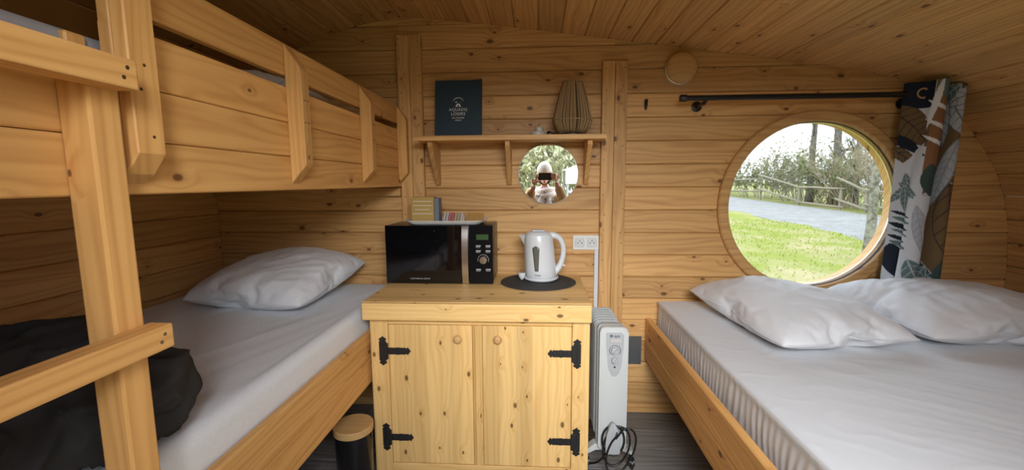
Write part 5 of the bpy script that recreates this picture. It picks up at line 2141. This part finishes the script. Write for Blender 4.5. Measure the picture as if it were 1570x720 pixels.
for i, (xx, L) in enumerate(((-0.030, 0.9), (-0.046, 1.0), (-0.060, 0.96), (-0.072, 0.8))):
    fl.append([Vector((-0.050 - 0.006 * i, -0.055, 1.195 - 0.008 * i)), Vector((-0.040 - 0.008 * i, -0.030, 1.210 - 0.010 * i)), Vector((-0.030 - 0.007 * i, -0.017, 1.221 - 0.014 * i)), Vector((-0.025 - 0.008 * i, -0.014, 1.246 - 0.016 * i)), Vector((-0.026 - 0.009 * i, -0.018, 1.262 - 0.018 * i))])
hL = hand(wrL, Vector((-0.052, -0.068, 1.182)), Vector((0.1, 0.2, 0.6)).normalized(), fl,
          [Vector((-0.036, -0.070, 1.176)), Vector((-0.020, -0.052, 1.182)), Vector((-0.004, -0.038, 1.190)), Vector((0.010, -0.032, 1.204))])
merge(body_bm, hR)
merge(body_bm, hL)
bo = mk('body', body_bm, M['skin'], per, True)
rm = bo.modifiers.new('remesh', 'REMESH')
rm.mode = 'VOXEL'
rm.voxel_size = 0.0045
rm.use_smooth_shade = True
# clothes
cv = [hip + Vector((0, 0, -0.28)), hip, (hip + chest) / 2, chest + Vector((0, 0, 0.02)), neck + Vector((0, -0.01, -0.03)), shR, elR, wrR.lerp(elR, 0.12), shL, elL, wrL.lerp(elL, 0.12)]
cbm = skin_bm(cv, [(0, 1), (1, 2), (2, 3), (3, 4), (3, 5), (5, 6), (6, 7), (3, 8), (8, 9), (9, 10)],
              [(0.21, 0.155), (0.185, 0.14), (0.175, 0.135), (0.185, 0.13), (0.075, 0.07), 0.080, 0.062, 0.045, 0.080, 0.062, 0.045], 2, 1)
mk('coat', cbm, M['coat'], per, True)
for s in (1, -1):
    tb = skin_bm([Vector((GX + s * 0.09, GY, H0 + 0.72)), Vector((GX + s * 0.10, GY + 0.015, H0 + 0.46)), Vector((GX + s * 0.10, GY - 0.01, H0 + 0.09))], [(0, 1), (1, 2)], [0.10, 0.075, 0.062], 2)
    mk('trouser_leg', tb, M['trousers'], per, True)
    sb = skin_bm([Vector((GX + s * 0.10, GY - 0.05, H0 + 0.052)), Vector((GX + s * 0.104, GY + 0.04, H0 + 0.052)), Vector((GX + s * 0.112, GY + 0.16, H0 + 0.045))], [(0, 1), (1, 2)], [(0.048, 0.05), (0.046, 0.048), (0.040, 0.036)], 2)
    for v in sb.verts:
        v.co.z = max(v.co.z, H0 + 0.006)
    mk('shoe', sb, M['shoe'], per, True)
scb = B()
for k_, (dz, ra, rb, rt) in enumerate(((0.0, 0.085, 0.085, 0.034), (-0.045, 0.105, 0.10, 0.036), (-0.09, 0.10, 0.085, 0.03))):
    tube(scb, [(neck.x + ra * math.cos(2 * PI * i / 24), neck.y + 0.02 + rb * math.sin(2 * PI * i / 24), neck.z + dz - 0.02 + 0.012 * math.sin(4 * PI * i / 24 + k_)) for i in range(24)], rt, 10, True)
for sx_ in (-0.035, 0.035):
    tube(scb, smooth_path([(neck.x + sx_, neck.y + 0.11, neck.z - 0.08), (neck.x + sx_ * 1.3, neck.y + 0.155, neck.z - 0.20), (neck.x + sx_ * 1.4, neck.y + 0.165, neck.z - 0.36)], 5), [0.034] * 11, 9)
mk('scarf', scb, M['scarf'], per, True)
hb = B()
bmesh.ops.create_uvsphere(hb, u_segments=28, v_segments=16, radius=1.0)
bmesh.ops.bisect_plane(hb, geom=hb.verts[:] + hb.edges[:] + hb.faces[:], plane_co=(0, 0, 0.22), plane_no=(0, -0.25, -1), clear_outer=True)
for v in hb.verts:
    v.co = Vector((v.co.x * 0.084, v.co.y * 0.102, v.co.z * 0.122)) + hc + Vector((0, -0.002, 0.006))
hat = mk('hat', hb, M['hat'], per, True)
sol = hat.modifiers.new('solid', 'SOLIDIFY')
sol.thickness = 0.006
hb = B()
bmesh.ops.create_uvsphere(hb, u_segments=28, v_segments=16, radius=1.0)
bmesh.ops.bisect_plane(hb, geom=hb.verts[:] + hb.edges[:] + hb.faces[:], plane_co=(0, 0.05, 0), plane_no=(0, 1, 0.15), clear_outer=True)
for v in hb.verts:
    v.co = Vector((v.co.x * 0.080, v.co.y * 0.098, v.co.z * 0.120)) + hc + Vector((0, -0.003, -0.006))
mk('hair', hb, M['hair'], per, True)
for s in (-1, 1):
    b_ = B()
    ball(b_, hc + Vector((s * 0.030, 0.0835, 0.012)), 0.011, 1.1, 0.6, 0.7, 12, 8)
    ey = mk('eye', b_, M['eye'], per, True)
    b_ = B()
    ball(b_, hc + Vector((s * 0.030, 0.0895, 0.012)), 0.005, 1, 0.4, 1, 10, 6)
    mk('iris', b_, M['iris'], ey, True)
b_ = B()
ball(b_, hc + Vector((0, 0.0985, -0.047)), 0.022, 1.0, 0.25, 0.28, 14, 8)
mk('mouth', b_, M['lip'], per, True)

ph_ = empty('phone', (0.059, -0.016, PZ0), 'black phone held up level in both hands, seen in the mirror', 'phone')
bm = B()
prism(bm, rrect(PX0, PX1, PZ0, PZ1, 0.010, 5), 'xz', PY0, PY1, 0.0015)
mk('phone_body', bm, M['blackcase'], ph_)
bm = B()
prism(bm, rrect(PX0 + 0.003, PX1 - 0.003, PZ0 + 0.003, PZ1 - 0.003, 0.008, 5), 'xz', PY0 - 0.0006, PY0 - 0.0001)
mk('screen', bm, M['blackgloss'], ph_)
bm = B()
for dx, dz in ((0.016, -0.012), (0.016, -0.032), (0.034, -0.022)):
    lathe(bm, [(0.0065, 0.0), (0.0065, 0.0018), (0.005, 0.002)], (PX0 + dx, PY1, PZ1 - dz * -1), 'Y', 16)
mk('camera_lens', bm, M['blackgloss'], ph_)
